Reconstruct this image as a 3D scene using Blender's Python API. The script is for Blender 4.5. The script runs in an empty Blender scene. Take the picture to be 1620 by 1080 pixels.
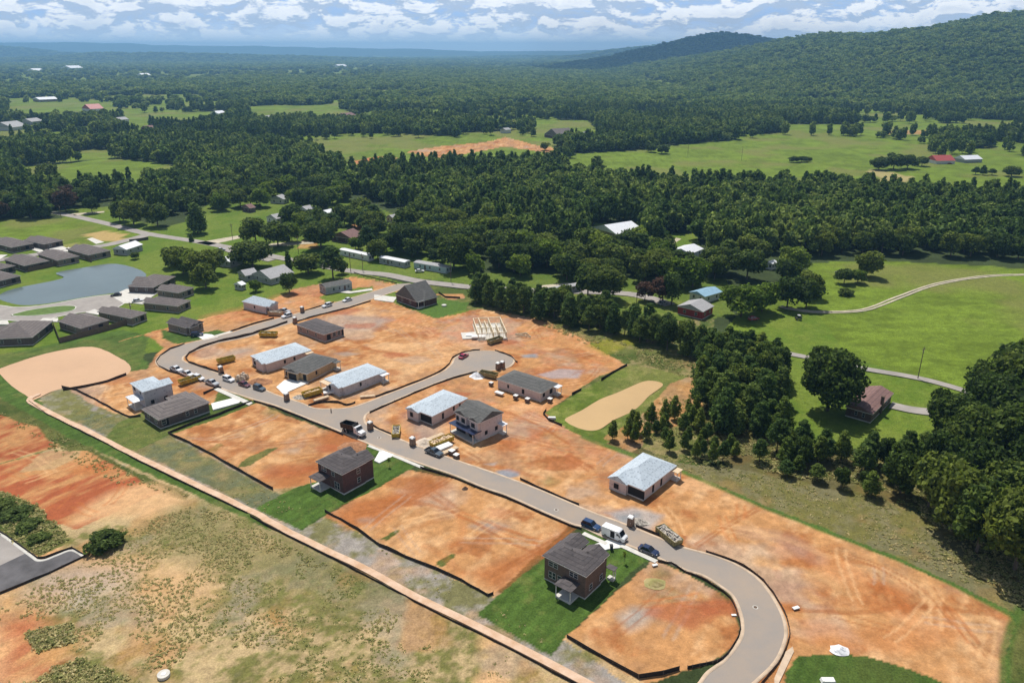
HAZE=1.05e-4
import bpy, math, random
import numpy as np
from mathutils import Vector, Matrix
R=math.radians; rnd=random.Random(7)
scene=bpy.context.scene; COL=scene.collection
# ---------------------------------------------------------------- camera model (photo 1620x1080)
F0,CH,HOR=1190.0,105.0,80.0
TH=math.atan((540-HOR)/F0); CT,ST=math.cos(TH),math.sin(TH)
def P(px,py,h=0.0):
    u=(px-810)/F0; v=(540-py)/F0
    dy=CT+v*ST; dz=-ST+v*CT
    t=(CH-h)/-dz
    return (u*t,dy*t)
def PX(x,y,z=0.0):
    d=y*CT+(CH-z)*ST
    return (810+F0*x/d, 540-F0*(y*ST-(CH-z)*CT)/d)
cam=bpy.data.cameras.new('camera'); co=bpy.data.objects.new('camera',cam); COL.objects.link(co)
co.location=(0,0,CH); co.rotation_euler=(math.pi/2-TH,0,0)
cam.sensor_width=36; cam.lens=36*F0/1620; cam.clip_start=1; cam.clip_end=60000
scene.camera=co
# ---------------------------------------------------------------- helpers
class MB:
    def __init__(s): s.v=[]; s.f=[]; s.m=[]
    def add(s,vs,fs,mi=0):
        o=len(s.v); s.v+= [tuple(p) for p in vs]; s.f+=[tuple(i+o for i in f) for f in fs]; s.m+=[mi]*len(fs); return s
    def box(s,x0,x1,y0,y1,z0,z1,mi=0,M=None):
        vs=[(x,y,z) for z in (z0,z1) for y in (y0,y1) for x in (x0,x1)]
        if M is not None: vs=[M@Vector(p) for p in vs]
        return s.add(vs,[(0,2,3,1),(4,5,7,6),(0,1,5,4),(2,6,7,3),(0,4,6,2),(1,3,7,5)],mi)
    def frustum(s,a,b,z0,z1,mi=0,M=None):  # a,b=(x0,x1,y0,y1)
        vs=[(a[0],a[2],z0),(a[1],a[2],z0),(a[1],a[3],z0),(a[0],a[3],z0),(b[0],b[2],z1),(b[1],b[2],z1),(b[1],b[3],z1),(b[0],b[3],z1)]
        if M is not None: vs=[M@Vector(p) for p in vs]
        return s.add(vs,[(3,2,1,0),(4,5,6,7),(0,1,5,4),(1,2,6,5),(2,3,7,6),(3,0,4,7)],mi)
    def prism(s,poly,y0,y1,mi=0,inset=0.0,M=None): # poly in xz, extruded along y, optional shrunk rounded sides
        n=len(poly); cx=sum(p[0] for p in poly)/n; cz=sum(p[1] for p in poly)/n
        def ring(y,k): return [(cx+(p[0]-cx)*k,y,cz+(p[1]-cz)*k) for p in poly]
        if inset>0: rs=[ring(y0,1-inset),ring(y0+(y1-y0)*.05,1),ring(y1-(y1-y0)*.05,1),ring(y1,1-inset)]
        else: rs=[ring(y0,1),ring(y1,1)]
        vs=[p for r in rs for p in r]
        if M is not None: vs=[M@Vector(p) for p in vs]
        fs=[tuple(range(n))[::-1],tuple(range((len(rs)-1)*n,len(rs)*n))]
        for k in range(len(rs)-1):
            for i in range(n):
                j=(i+1)%n; fs.append((k*n+i,k*n+j,(k+1)*n+j,(k+1)*n+i))
        return s.add(vs,fs,mi)
    def cyl(s,p0,p1,r0,r1=None,n=8,mi=0):
        r1=r0 if r1 is None else r1
        p0=Vector(p0);p1=Vector(p1);d=(p1-p0)
        if d.length<1e-6: return s
        d.normalize(); a=d.orthogonal().normalized(); b=d.cross(a)
        vs=[p0+(a*math.cos(t)+b*math.sin(t))*r0 for t in [2*math.pi*i/n for i in range(n)]]
        vs+=[p1+(a*math.cos(t)+b*math.sin(t))*r1 for t in [2*math.pi*i/n for i in range(n)]]
        fs=[tuple(range(n))[::-1],tuple(range(n,2*n))]+[(i,(i+1)%n,n+(i+1)%n,n+i) for i in range(n)]
        return s.add(vs,fs,mi)
    def build(s,name,mats,parent=None,smooth=False):
        me=bpy.data.meshes.new(name); me.from_pydata(s.v,[],s.f)
        for m in (mats if isinstance(mats,(list,tuple)) else [mats]): me.materials.append(m)
        if any(s.m): me.polygons.foreach_set('material_index',s.m)
        if smooth: me.polygons.foreach_set('use_smooth',[True]*len(me.polygons))
        me.update(); o=bpy.data.objects.new(name,me); COL.objects.link(o)
        if parent: o.parent=parent
        return o
def thing(name,label,cat,x=0,y=0,rz=0,group=None,z=0):
    o=bpy.data.objects.new(name,None); COL.objects.link(o); o.location=(x,y,z); o.rotation_euler=(0,0,rz)
    o['label']=label; o['category']=cat
    if group: o['group']=group
    return o
def tag(o,label,cat,group=None):
    o['label']=label; o['category']=cat
    if group: o['group']=group
    return o
def struct(o,label=None):
    o['kind']='structure'
    if label: o['label']=label
    return o
def dup(root,x,y,rz,label=None,group=None,z=None,scale=None):
    r=root.copy(); COL.objects.link(r); r.location=(x,y,root.location.z if z is None else z); r.rotation_euler=(0,0,rz)
    if label: r['label']=label
    if group: r['group']=group
    if scale: r.scale=scale
    for ch in list(root.children):
        c=ch.copy(); COL.objects.link(c); c.parent=r
        for g in list(ch.children):
            d=g.copy(); COL.objects.link(d); d.parent=c
    return r
# ---------------------------------------------------------------- materials
def mat(name,col,rough=.8,var=.12,scale=2.0,bump=0.0,col2=None,metal=0,spec=None,coord='Object',bscale=None):
    m=bpy.data.materials.new(name); m.use_nodes=True; nt=m.node_tree; N=nt.nodes; L=nt.links
    b=N['Principled BSDF']; b.inputs['Roughness'].default_value=rough; b.inputs['Metallic'].default_value=metal
    if spec is not None: b.inputs['Specular IOR Level'].default_value=spec
    c2=col2 or tuple(c*(1-var*1.6) for c in col); c1=col if col2 else tuple(min(1,c*(1+var)) for c in col)
    tc=N.new('ShaderNodeTexCoord'); no=N.new('ShaderNodeTexNoise'); no.inputs['Scale'].default_value=scale; no.inputs['Detail'].default_value=6
    no.inputs['Roughness'].default_value=.65
    L.new(tc.outputs[coord],no.inputs['Vector'])
    mr=N.new('ShaderNodeMapRange'); mr.inputs[1].default_value=.33; mr.inputs[2].default_value=.67; L.new(no.outputs['Fac'],mr.inputs[0])
    mx=N.new('ShaderNodeMix'); mx.data_type='RGBA'; mx.inputs[6].default_value=(*c2,1); mx.inputs[7].default_value=(*c1,1)
    L.new(mr.outputs[0],mx.inputs[0]); L.new(mx.outputs[2],b.inputs['Base Color'])
    if bump:
        n2=N.new('ShaderNodeTexNoise'); n2.inputs['Scale'].default_value=bscale or scale*4; n2.inputs['Detail'].default_value=4; L.new(tc.outputs[coord],n2.inputs['Vector'])
        bp=N.new('ShaderNodeBump'); bp.inputs['Strength'].default_value=bump; bp.inputs['Distance'].default_value=.08; L.new(n2.outputs['Fac'],bp.inputs['Height']); L.new(bp.outputs[0],b.inputs['Normal'])
    return m
def brickmat(name,c1,c2,mortar,bw=.55,bh=.17,rough=.9,ms=.02,rot=0):
    m=mat(name,c1,rough); nt=m.node_tree; N=nt.nodes; L=nt.links; b=N['Principled BSDF']
    tc=N.new('ShaderNodeTexCoord'); sx=N.new('ShaderNodeSeparateXYZ'); L.new(tc.outputs['Object'],sx.inputs[0])
    ad=N.new('ShaderNodeMath'); L.new(sx.outputs[0],ad.inputs[0]); L.new(sx.outputs[1],ad.inputs[1])
    cb=N.new('ShaderNodeCombineXYZ'); L.new(ad.outputs[0],cb.inputs[0]); L.new(sx.outputs[2],cb.inputs[1])
    br=N.new('ShaderNodeTexBrick'); L.new(cb.outputs[0],br.inputs['Vector'])
    br.inputs['Color1'].default_value=(*c1,1); br.inputs['Color2'].default_value=(*c2,1); br.inputs['Mortar'].default_value=(*mortar,1)
    br.inputs['Scale'].default_value=1; br.inputs['Mortar Size'].default_value=ms; br.inputs['Brick Width'].default_value=bw; br.inputs['Row Height'].default_value=bh
    no=N.new('ShaderNodeTexNoise'); no.inputs['Scale'].default_value=1.1; no.inputs['Detail'].default_value=7; no.inputs['Roughness'].default_value=.7; L.new(tc.outputs['Object'],no.inputs['Vector'])
    mr=N.new('ShaderNodeMapRange'); mr.inputs[1].default_value=.3; mr.inputs[2].default_value=.7; mr.inputs[3].default_value=.78; mr.inputs[4].default_value=1.2; L.new(no.outputs['Fac'],mr.inputs[0])
    mx=N.new('ShaderNodeMix'); mx.data_type='RGBA'; mx.blend_type='MULTIPLY'; mx.inputs[0].default_value=1
    L.new(br.outputs['Color'],mx.inputs[6]); L.new(mr.outputs[0],mx.inputs[7]); L.new(mx.outputs[2],b.inputs['Base Color'])
    return m
def wrapmat(name,base,mark,sc=1.0,th=.62):
    # house wrap / roof underlayment: pale sheet printed with rows of small faint blots
    m=mat(name,base,.75,var=.06,scale=.8); nt=m.node_tree; N=nt.nodes; L=nt.links; b=N['Principled BSDF']; old=b.inputs['Base Color'].links[0].from_socket
    tc=N.new('ShaderNodeTexCoord'); vo=N.new('ShaderNodeTexVoronoi'); vo.inputs['Scale'].default_value=sc*1.3; vo.inputs['Randomness'].default_value=.6
    L.new(tc.outputs['Object'],vo.inputs['Vector'])
    lt=N.new('ShaderNodeMapRange'); lt.inputs[1].default_value=th*.45; lt.inputs[2].default_value=th*.25; L.new(vo.outputs['Distance'],lt.inputs[0])
    n=N.new('ShaderNodeTexNoise'); n.inputs['Scale'].default_value=4*sc; n.inputs['Detail'].default_value=4; L.new(tc.outputs['Object'],n.inputs['Vector'])
    mu=N.new('ShaderNodeMath'); mu.operation='MULTIPLY'; L.new(lt.outputs[0],mu.inputs[0]); L.new(n.outputs['Fac'],mu.inputs[1])
    mx=N.new('ShaderNodeMix'); mx.data_type='RGBA'; mx.inputs[7].default_value=(*mark,1); L.new(mu.outputs[0],mx.inputs[0]); L.new(old,mx.inputs[6]); L.new(mx.outputs[2],b.inputs['Base Color'])
    return m
M={}
M['brick_brown']=brickmat('brick_brown',(.14,.085,.06),(.085,.055,.045),(.19,.155,.13))
M['brick_red']=brickmat('brick_red',(.098,.045,.04),(.06,.03,.03),(.14,.09,.085))
M['brick_tan']=brickmat('brick_tan',(.24,.18,.145),(.16,.12,.10),(.27,.24,.21))
M['brick_dark']=brickmat('brick_dark',(.12,.09,.075),(.07,.055,.05),(.15,.13,.12))
M['brick_pink']=brickmat('brick_pink',(.33,.20,.16),(.23,.135,.11),(.36,.29,.26))
M['siding_white']=brickmat('siding_white',(.66,.66,.66),(.62,.63,.65),(.42,.43,.45),4,.25,.6)
M['siding_gray']=brickmat('siding_gray',(.36,.38,.40),(.33,.35,.37),(.2,.21,.22),4,.25,.6)
M['siding_teal']=brickmat('siding_teal',(.40,.52,.55),(.36,.48,.5),(.25,.3,.32),4,.25,.6)
M['red_paint']=brickmat('red_paint',(.34,.025,.03),(.28,.02,.025),(.12,.01,.01),4,.25,.6)
M['plywood']=brickmat('plywood',(.5,.36,.2),(.42,.3,.17),(.2,.14,.08),1.2,2.4,.8)
M['wrap_pink']=wrapmat('wrap_pink',(.60,.51,.49),(.30,.12,.14),.9)
M['wrap_gray']=wrapmat('wrap_gray',(.50,.48,.50),(.14,.15,.22),.8,.8)
M['roof_dark']=brickmat('roof_dark',(.115,.10,.10),(.085,.075,.078),(.05,.045,.045),.9,.42,.95,.03)
M['roof_brown']=brickmat('roof_brown',(.185,.16,.15),(.15,.13,.125),(.07,.06,.06),.9,.42,.95,.03)
M['roof_gray']=brickmat('roof_gray',(.13,.13,.125),(.105,.105,.10),(.07,.07,.07),.9,.42,.95,.03)
M['roof_old_brown']=brickmat('roof_old_brown',(.24,.14,.125),(.19,.11,.10),(.12,.07,.07),.9,.42,.95,.03)
M['roof_paper']=wrapmat('roof_paper',(.47,.54,.60),(.16,.2,.26),1.0,.9)
M['roof_white']=mat('roof_white',(.72,.74,.78),.45,.08,1)
M['roof_light_gray']=mat('roof_light_gray',(.36,.36,.37),.8,.15,1.5)
M['roof_blue']=mat('roof_blue',(.25,.42,.55),.5,.1,.8)
M['roof_red']=mat('roof_red',(.36,.055,.05),.6,.1,.8)
M['trim']=mat('white_trim',(.72,.70,.68),.5,.05)
M['frame']=mat('window_frame',(.55,.55,.54),.5,.04)
M['glass']=mat('window_glass',(.03,.04,.05),.08,.2)
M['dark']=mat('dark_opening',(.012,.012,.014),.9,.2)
M['garage']=mat('garage_panel',(.66,.64,.61),.55,.05)
M['door']=mat('door_paint',(.10,.05,.04),.5,.1)
M['metal']=mat('grey_metal',(.35,.36,.37),.35,.1,metal=.7)
M['conc']=mat('pale_concrete',(.60,.58,.53),.85,.10,.6,.2)
M['conc_new']=mat('new_concrete',(.78,.77,.74),.85,.06,.5,.1)
M['conc_tan']=mat('stained_concrete',(.56,.43,.31),.9,.16,.35,.2)
M['lumber']=mat('raw_lumber',(.66,.50,.33),.8,.15,3)
M['osb']=mat('osb_panel',(.50,.34,.19),.85,.2,3)
M['yellow']=mat('yellow_paint',(.50,.36,.035),.6,.25,1.3)
M['rusty']=mat('rusted_steel',(.13,.08,.05),.8,.3,2)
M['olive']=mat('olive_paint',(.30,.25,.10),.7,.25,1.5)
M['brownplastic']=mat('brown_plastic',(.20,.12,.085),.5,.1)
M['whiteplastic']=mat('white_plastic',(.78,.78,.76),.45,.04)
M['silt']=mat('silt_fabric',(.028,.02,.017),.85,.3,1.5)
M['siltdirty']=mat('silt_fabric_dusty',(.055,.03,.02),.9,.5,.9)
M['wood']=mat('weathered_wood',(.16,.12,.09),.9,.2,3)
M['fencewood']=brickmat('fence_boards',(.22,.15,.11),(.17,.115,.09),(.06,.04,.03),.15,4,.9)
M['tyre']=mat('tyre_rubber',(.012,.012,.012),.9,.1)
M['rim']=mat('wheel_rim',(.45,.45,.46),.3,.1,metal=.6)
M['cglass']=mat('car_glass',(.015,.02,.03),.05,.1)
M['lamp']=mat('clear_lamp',(.7,.72,.75),.1,.05)
M['redlamp']=mat('red_lamp',(.4,.01,.01),.2,.05)
M['black']=mat('black_paint',(.015,.015,.017),.35,.1)
def paint(n,c): 
    m=mat(n,c,.28,.03,1.5); m.node_tree.nodes['Principled BSDF'].inputs['Coat Weight'].default_value=.5; return m
M['p_white']=paint('paint_white',(.75,.76,.78)); M['p_silver']=paint('paint_silver',(.45,.47,.5)); M['p_navy']=paint('paint_navy',(.012,.025,.075))
M['p_blue']=paint('paint_blue',(.015,.05,.14)); M['p_maroon']=paint('paint_maroon',(.11,.012,.025)); M['p_red']=paint('paint_red',(.38,.01,.05)); M['p_steel']=paint('paint_steel',(.06,.09,.12))
M['asphalt']=mat('asphalt',(.27,.245,.225),.95,.13,.09,.2,bscale=3,col2=(.35,.28,.22))
M['asphalt_dark']=mat('dark_asphalt',(.115,.11,.115),.95,.25,.18,.2,bscale=3)
M['asphalt_lt']=mat('light_asphalt',(.33,.30,.275),.95,.12,.2,.2,bscale=3)
M['gravel']=mat('grey_gravel',(.27,.27,.275),.95,.3,.5,.6,bscale=4)
M['track']=mat('dirt_track',(.50,.44,.33),.95,.2,.4,.4,bscale=3)
M['swale']=mat('bare_clay_strip',(.68,.50,.37),.95,.1,.35,.5,col2=(.52,.32,.19),bscale=2)
M['trash']=mat('building_rubbish',(.62,.56,.48),.9,.1,2.2,.5,col2=(.10,.09,.08))
def water(name,c,r=.12,spec=.5):
    m=mat(name,c,r,.06,.03); N=m.node_tree.nodes; L=m.node_tree.links
    tc=N.new('ShaderNodeTexCoord'); n=N.new('ShaderNodeTexNoise'); n.inputs['Scale'].default_value=1.2; n.inputs['Detail'].default_value=3; L.new(tc.outputs['Object'],n.inputs['Vector'])
    b=N.new('ShaderNodeBump'); b.inputs['Strength'].default_value=.25; b.inputs['Distance'].default_value=.03; L.new(n.outputs['Fac'],b.inputs['Height']); L.new(b.outputs[0],N['Principled BSDF'].inputs['Normal'])
    N['Principled BSDF'].inputs['Specular IOR Level'].default_value=spec
    return m
M['w_blue']=water('pond_water',(.13,.17,.175)); M['w_pink']=water('muddy_water_pink',(.58,.37,.225),.5,.15); M['w_tan']=water('muddy_water_tan',(.54,.36,.17),.3,.3)
def leafmat(name,ca,cb,cc):
    m=bpy.data.materials.new(name); m.use_nodes=True; nt=m.node_tree; N=nt.nodes; L=nt.links
    b=N['Principled BSDF']; b.inputs['Roughness'].default_value=.75; b.inputs['Specular IOR Level'].default_value=.15
    oi=N.new('ShaderNodeObjectInfo'); tc=N.new('ShaderNodeTexCoord'); no=N.new('ShaderNodeTexNoise'); no.inputs['Scale'].default_value=.35; no.inputs['Detail'].default_value=4
    L.new(tc.outputs['Object'],no.inputs['Vector'])
    r=N.new('ShaderNodeValToRGB'); r.color_ramp.elements[0].color=(*ca,1); r.color_ramp.elements[1].color=(*cc,1); e=r.color_ramp.elements.new(.55); e.color=(*cb,1)
    ad=N.new('ShaderNodeMath'); ad.operation='MULTIPLY_ADD'; ad.inputs[1].default_value=.72; L.new(oi.outputs['Random'],ad.inputs[0])
    mr=N.new('ShaderNodeMapRange'); mr.inputs[1].default_value=.3; mr.inputs[2].default_value=.7; mr.inputs[4].default_value=.45; L.new(no.outputs['Fac'],mr.inputs[0]); L.new(mr.outputs[0],ad.inputs[2])
    # stands differ in tone over ~100 m, and single leaves differ from their neighbours
    n2=N.new('ShaderNodeTexNoise'); n2.inputs['Scale'].default_value=.008; n2.inputs['Detail'].default_value=4; n2.inputs['Roughness'].default_value=.7; L.new(oi.outputs['Location'],n2.inputs['Vector'])
    m2=N.new('ShaderNodeMapRange'); m2.inputs[1].default_value=.35; m2.inputs[2].default_value=.65; m2.inputs[3].default_value=-.28; m2.inputs[4].default_value=.28; L.new(n2.outputs['Fac'],m2.inputs[0])
    a2=N.new('ShaderNodeMath'); a2.operation='ADD'; L.new(ad.outputs[0],a2.inputs[0]); L.new(m2.outputs[0],a2.inputs[1])
    ge=N.new('ShaderNodeNewGeometry'); a3=N.new('ShaderNodeMath'); a3.operation='MULTIPLY_ADD'; a3.inputs[1].default_value=.5; a3.inputs[2].default_value=-.25; L.new(ge.outputs['Random Per Island'],a3.inputs[0])
    a4=N.new('ShaderNodeMath'); a4.operation='ADD'; L.new(a2.outputs[0],a4.inputs[0]); L.new(a3.outputs[0],a4.inputs[1])
    L.new(a4.outputs[0],r.inputs[0])
    hs=N.new('ShaderNodeMath'); hs.operation='MULTIPLY_ADD'; hs.inputs[1].default_value=1.1; hs.inputs[2].default_value=.5; L.new(ge.outputs['Random Per Island'],hs.inputs[0])
    vm=N.new('ShaderNodeVectorMath'); vm.operation='SCALE'; L.new(r.outputs[0],vm.inputs[0]); L.new(hs.outputs[0],vm.inputs['Scale']); L.new(vm.outputs[0],b.inputs['Base Color'])
    tr=N.new('ShaderNodeBsdfTranslucent'); hv=N.new('ShaderNodeHueSaturation'); hv.inputs['Value'].default_value=1.5; hv.inputs['Saturation'].default_value=1.05; L.new(vm.outputs[0],hv.inputs['Color']); L.new(hv.outputs[0],tr.inputs[0]); ms=N.new('ShaderNodeMixShader'); ms.inputs[0].default_value=.38
    L.new(b.outputs[0],ms.inputs[1]); L.new(tr.outputs[0],ms.inputs[2]); L.new(ms.outputs[0],N['Material Output'].inputs[0])
    return m
M['leaf']=leafmat('broad_leaves',(.038,.066,.014),(.072,.112,.022),(.145,.18,.032))
M['leaf_far']=leafmat('wood_leaves',(.055,.10,.022),(.105,.16,.035),(.20,.25,.06))
M['leaf_bright']=leafmat('bright_leaves',(.08,.13,.015),(.13,.19,.025),(.18,.23,.035))
M['leaf_rust']=leafmat('rusty_leaves',(.06,.045,.025),(.085,.055,.035),(.11,.06,.04))
M['needle']=leafmat('pine_needles',(.045,.088,.022),(.082,.135,.028),(.14,.19,.038))
M['weed']=leafmat('weed_leaves',(.20,.24,.07),(.38,.36,.15),(.60,.50,.28))
M['bush']=leafmat('bush_leaves',(.055,.09,.02),(.09,.13,.03),(.13,.17,.04))
M['needle_young']=leafmat('young_needles',(.07,.12,.02),(.12,.17,.028),(.19,.23,.04))
M['bark']=mat('bark',(.12,.09,.07),.95,.2,2)
# ---------------------------------------------------------------- noise
def vnoise(x,y,seed=0):
    xi=np.floor(x).astype(np.int64); yi=np.floor(y).astype(np.int64); fx=x-xi; fy=y-yi
    fx=fx*fx*fx*(fx*(fx*6-15)+10); fy=fy*fy*fy*(fy*(fy*6-15)+10)
    def h(a,b):
        n=(a*374761393+b*668265263+seed*1274126177)&0xffffffff
        n=((n^(n>>13))*1274126177)&0xffffffff
        return ((n^(n>>16))&0xffff)/65535.0
    return (h(xi,yi)*(1-fx)+h(xi+1,yi)*fx)*(1-fy)+(h(xi,yi+1)*(1-fx)+h(xi+1,yi+1)*fx)*fy
def fbm(x,y,sc,oc=5,seed=0,g=.55):
    s=0;a=1;t=0
    for k in range(oc):
        s=s+a*vnoise(x/sc+k*17.3,y/sc-k*9.1,seed+k); t+=a; a*=g; sc/=2.03
    return s/t
def inpoly(x,y,poly):
    c=np.zeros(x.shape,bool); n=len(poly)
    for i in range(n):
        x0,y0=poly[i]; x1,y1=poly[(i+1)%n]
        if y0==y1: continue
        k=(y0>y)!=(y1>y); c^= k & (x<(x1-x0)*(y-y0)/(y1-y0)+x0)
    return c
def dpoly(x,y,pts,closed=False):
    d=np.full(x.shape,1e9); n=len(pts)
    for i in range(n if closed else n-1):
        ax,ay=pts[i]; bx,by=pts[(i+1)%n]; dx,dy=bx-ax,by-ay; l=dx*dx+dy*dy+1e-9
        t=np.clip(((x-ax)*dx+(y-ay)*dy)/l,0,1); d=np.minimum(d,np.hypot(x-ax-t*dx,y-ay-t*dy))
    return d
def smooth(pts,closed=False,k=5):
    out=[]; n=len(pts)
    for i in range(n if closed else n-1):
        if closed: p=[pts[(i+j)%n] for j in (-1,0,1,2)]
        else: p=[pts[max(i-1,0)],pts[i],pts[i+1],pts[min(i+2,n-1)]]
        for q in range(k):
            t=q/k; out.append(tuple(.5*((2*p[1][c])+(-p[0][c]+p[2][c])*t+(2*p[0][c]-5*p[1][c]+4*p[2][c]-p[3][c])*t*t+(-p[0][c]+3*p[1][c]-3*p[2][c]+p[3][c])*t**3) for c in (0,1)))
    if not closed: out.append(tuple(pts[-1]))
    return out
W=lambda pts:[P(*p) for p in pts]
# ---------------------------------------------------------------- hills
def RP(px,py,D):
    h=CH+(HOR-py)*.000731*D
    return ((px-810)/F0*(D*CT+(CH-h)*ST),D,max(h-18,0))
RIDGES=[([(3600,1900,235),(2300,2400,232)]+[RP(1620,16,2600),RP(1540,46,2750),RP(1440,62,2900),RP(1350,47,3000),RP(1330,47,3010),RP(1290,55,3080)],1350),
 ([(3500,5600,100)]+[RP(1300,80,5600),RP(1215,66,5500),RP(1165,50,5500),RP(1140,49,5500),RP(1100,62,5600),RP(1050,80,5700),RP(1000,98,5900)],800),
 ([(5500,9500,260)]+[RP(1150,72,9500),RP(1070,67,9500),RP(1040,71,9600),RP(1000,80,9800)],1300),
 ([RP(-500,66,16000),RP(-100,65,16000),RP(100,65.5,16000),RP(200,67,16000),RP(240,70,16000),RP(400,71,16000),RP(500,73.5,16000),RP(640,76,16000),RP(700,77.5,16000),RP(760,80,16000),RP(860,79,16000),RP(1010,77,16000),RP(1300,74,16000)],2600),
 ([RP(-500,60,10000),RP(-100,66,10000),RP(0,72,10000),RP(70,80,10000),RP(130,88,10000)],1500),
 ([RP(100,87,8000),RP(180,81,8000),RP(300,83,8000),RP(420,86,8200),RP(560,90,8400),RP(700,92,8600)],1200),
 ([RP(700,96,11000),RP(800,87,11000),RP(850,87,11000),RP(900,93,11000)],900)]
def hz(x,y):
    x=np.asarray(x,float); y=np.asarray(y,float); z=np.zeros(np.broadcast(x,y).shape)
    far=y>1150
    if not far.any(): return z
    xf=x[far]; yf=y[far]; zz=np.zeros(xf.shape)
    wx=xf+(fbm(xf,yf,900,3,31)-.5)*350; wy=yf+(fbm(xf,yf,900,3,32)-.5)*350
    for pts,w in RIDGES:
        best=np.zeros(xf.shape)
        for i in range(len(pts)-1):
            a,b=pts[i],pts[i+1]; dx,dy=b[0]-a[0],b[1]-a[1]; l=dx*dx+dy*dy
            t=np.clip(((xf-a[0])*dx+(yf-a[1])*dy)/l,0,1); d0=np.hypot(xf-a[0]-t*dx,yf-a[1]-t*dy); d1=np.hypot(wx-a[0]-t*dx,wy-a[1]-t*dy)
            d=d0+(d1-d0)*np.clip(d0/400,0,1); q=np.clip(1-d/w,0,1); q=q*q*(3-2*q)*.5+q*.5
            if w==1350 and i==len(pts)-2: q=np.where(t>=1,np.clip(1-d*1.75/w,0,1)**1.15,q)
            best=np.maximum(best,(a[2]+(b[2]-a[2])*t)*q)
        if w==1350: best=np.minimum(best,np.clip(166+np.maximum(xf-1400,0)*.2-np.maximum(1190-xf,0)*.225+(fbm(xf,yf,300,3,35)-.5)*14,0,999))
        zz=np.maximum(zz,best)
    zz+= (fbm(xf,yf,420,4,40)-.55)*np.clip(zz,0,60)*.5
    z[far]=zz*np.clip((yf-1150)/250,0,1); return z
# ---------------------------------------------------------------- px outlines
PINK=[(8,582),(75,560),(140,550),(180,567),(197,580),(190,592),(160,601),(95,610),(62,625),(52,622),(10,590)]
TAN=[(904,658),(930,646),(967,628.5),(995,613.7),(1017,604.5),(1035,605),(1042,611),(1019,626.7),(1004,638),(974,656),(954,671),(939,674.5),(923,671.5),(908,665)]
BLUE=[(5,467),(30,455),(100,441),(90,432),(130,424),(180,418),(224,433),(200,455),(160,466),(100,476),(45,481),(20,475)]
ROAD=[(1228,1110),(1193,1080),(1226.7,1046.7)]
ROAD_E=[(1170,1100),(1193,1080),(1226.7,1046.7),(1241.7,1013),(1243,993),(1236.7,970),(1220,940),(1196.7,913),(1163,891.7),(1123,876.7),(1080,865),(1027.8,844.4),(1000,833.3),(971,822),(944.4,813),(913,800),(849,772.7),(788,750),(737,733),(700,720),(672,709),(651,702),(621,689.5),(589,676)]
CORN_E=[(589,676),(578,668.5),(576.8,660),(583,652.5)]
BR_R=[(583,652.5),(610.4,639),(653,620.5),(683.7,608),(714,597),(745,589),(777,586),(797,582.7),(808,578.6),(813.5,570.4),(808,563),(791.6,557),(771,554.7),(749,555.7),(733.6,559),(720,566),(714,576.5),(700,588),(669.4,602),(626.6,618.5),(567.6,641)]
CORN_W=[(567.6,641),(545,645.6),(522,646.5),(497,645.5)]
ROAD_N=[(497,645.5),(480,638.6),(457,630.7),(438.5,625),(420,617),(395.5,605),(346.6,591),(322,582),(293.7,572.7),(289,567),(294,561.5),(314,553),(342.6,543),(373,537),(395.5,532),(424,521.8),(454.6,512.6),(494,500),(522.6,492.6),(548.5,486),(580,475.7),(622.5,461.5),(655,450)]
ROAD_S=[(1090,1100),(1107,1080),(1120,1063),(1146.7,1043),(1170,1013),(1175,993),(1171.7,970),(1160,943),(1140,926.7),(1113,910),(1086.7,901.7),(1038.9,881),(991,860.6),(955.6,848.9),(922,833),(904,827.7),(859,808.4),(802,783),(765.5,770.7),(720.7,752),(680,738),(624,717.8),(583,701.5),(540.5,683),(514,672),(477.4,657.7),(436.7,641.4),(403.7,632),(367,620.5),(346.6,612.4),(322,602),(289.6,592),(269,586),(253,580),(247,571.7),(254,561.5),(271,551),(297.8,543),(322,537),(367,525.8),(403.7,513.6),(444.4,502.4),(507,486),(540.7,475.7),(580,464),(630,449)]
MAINOUT=ROAD_E+CORN_E[1:]+BR_R[1:]+CORN_W[1:]+ROAD_N[1:]+ROAD_S[::-1]
DARKRD=[(-60,815),(0,844),(30,865),(52,881),(60,886),(72,885),(90,878),(114,870),(133,880),(78,903.7),(0,935),(-80,965)]
LSUB=[(-60,478),(0,483),(28,486),(74,482.4),(130,472),(167,467),(186,467),(197,471),(198,478),(186,486),(160,492),(135,493),(95,500),(62.5,507.5),(15,506.5),(-60,500)]
ISLE=[(19,497.5),(50,490),(90,484.5),(115,484),(120,487),(110,492.5),(62,499),(25,500)]
OLDROAD=[(-60,325),(60,334),(107,340),(175,355),(230,369),(300,380),(350,389),(430,405),(550,427.5),(610,434),(660,444),(710,450),(760,455),(860,460),(977,463),(1027,471),(1060,482)]
SUBRD=[(234,371),(205,379),(165,388),(110,395),(60,402),(0,411),(-60,420)]
CROAD=[(1190,545),(1243,557.7),(1300,569),(1350,579.8),(1450.6,597),(1516.7,614.4),(1570,632)]
CDRIVE=[(1409,640),(1440,647),(1469.5,650.6),(1500,652),(1540,640)]
FTRACK=[(1235,484),(1255.4,488.5),(1296,493),(1365.6,490),(1419,471),(1482,449),(1561,436.5),(1640,434)]
SWALE=[(62,622),(47,632),(75,650),(150,686.5),(225,725),(325,773),(400,809),(434,828),(555.6,888),(659,943),(820,1022),(960,1095)]
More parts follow.
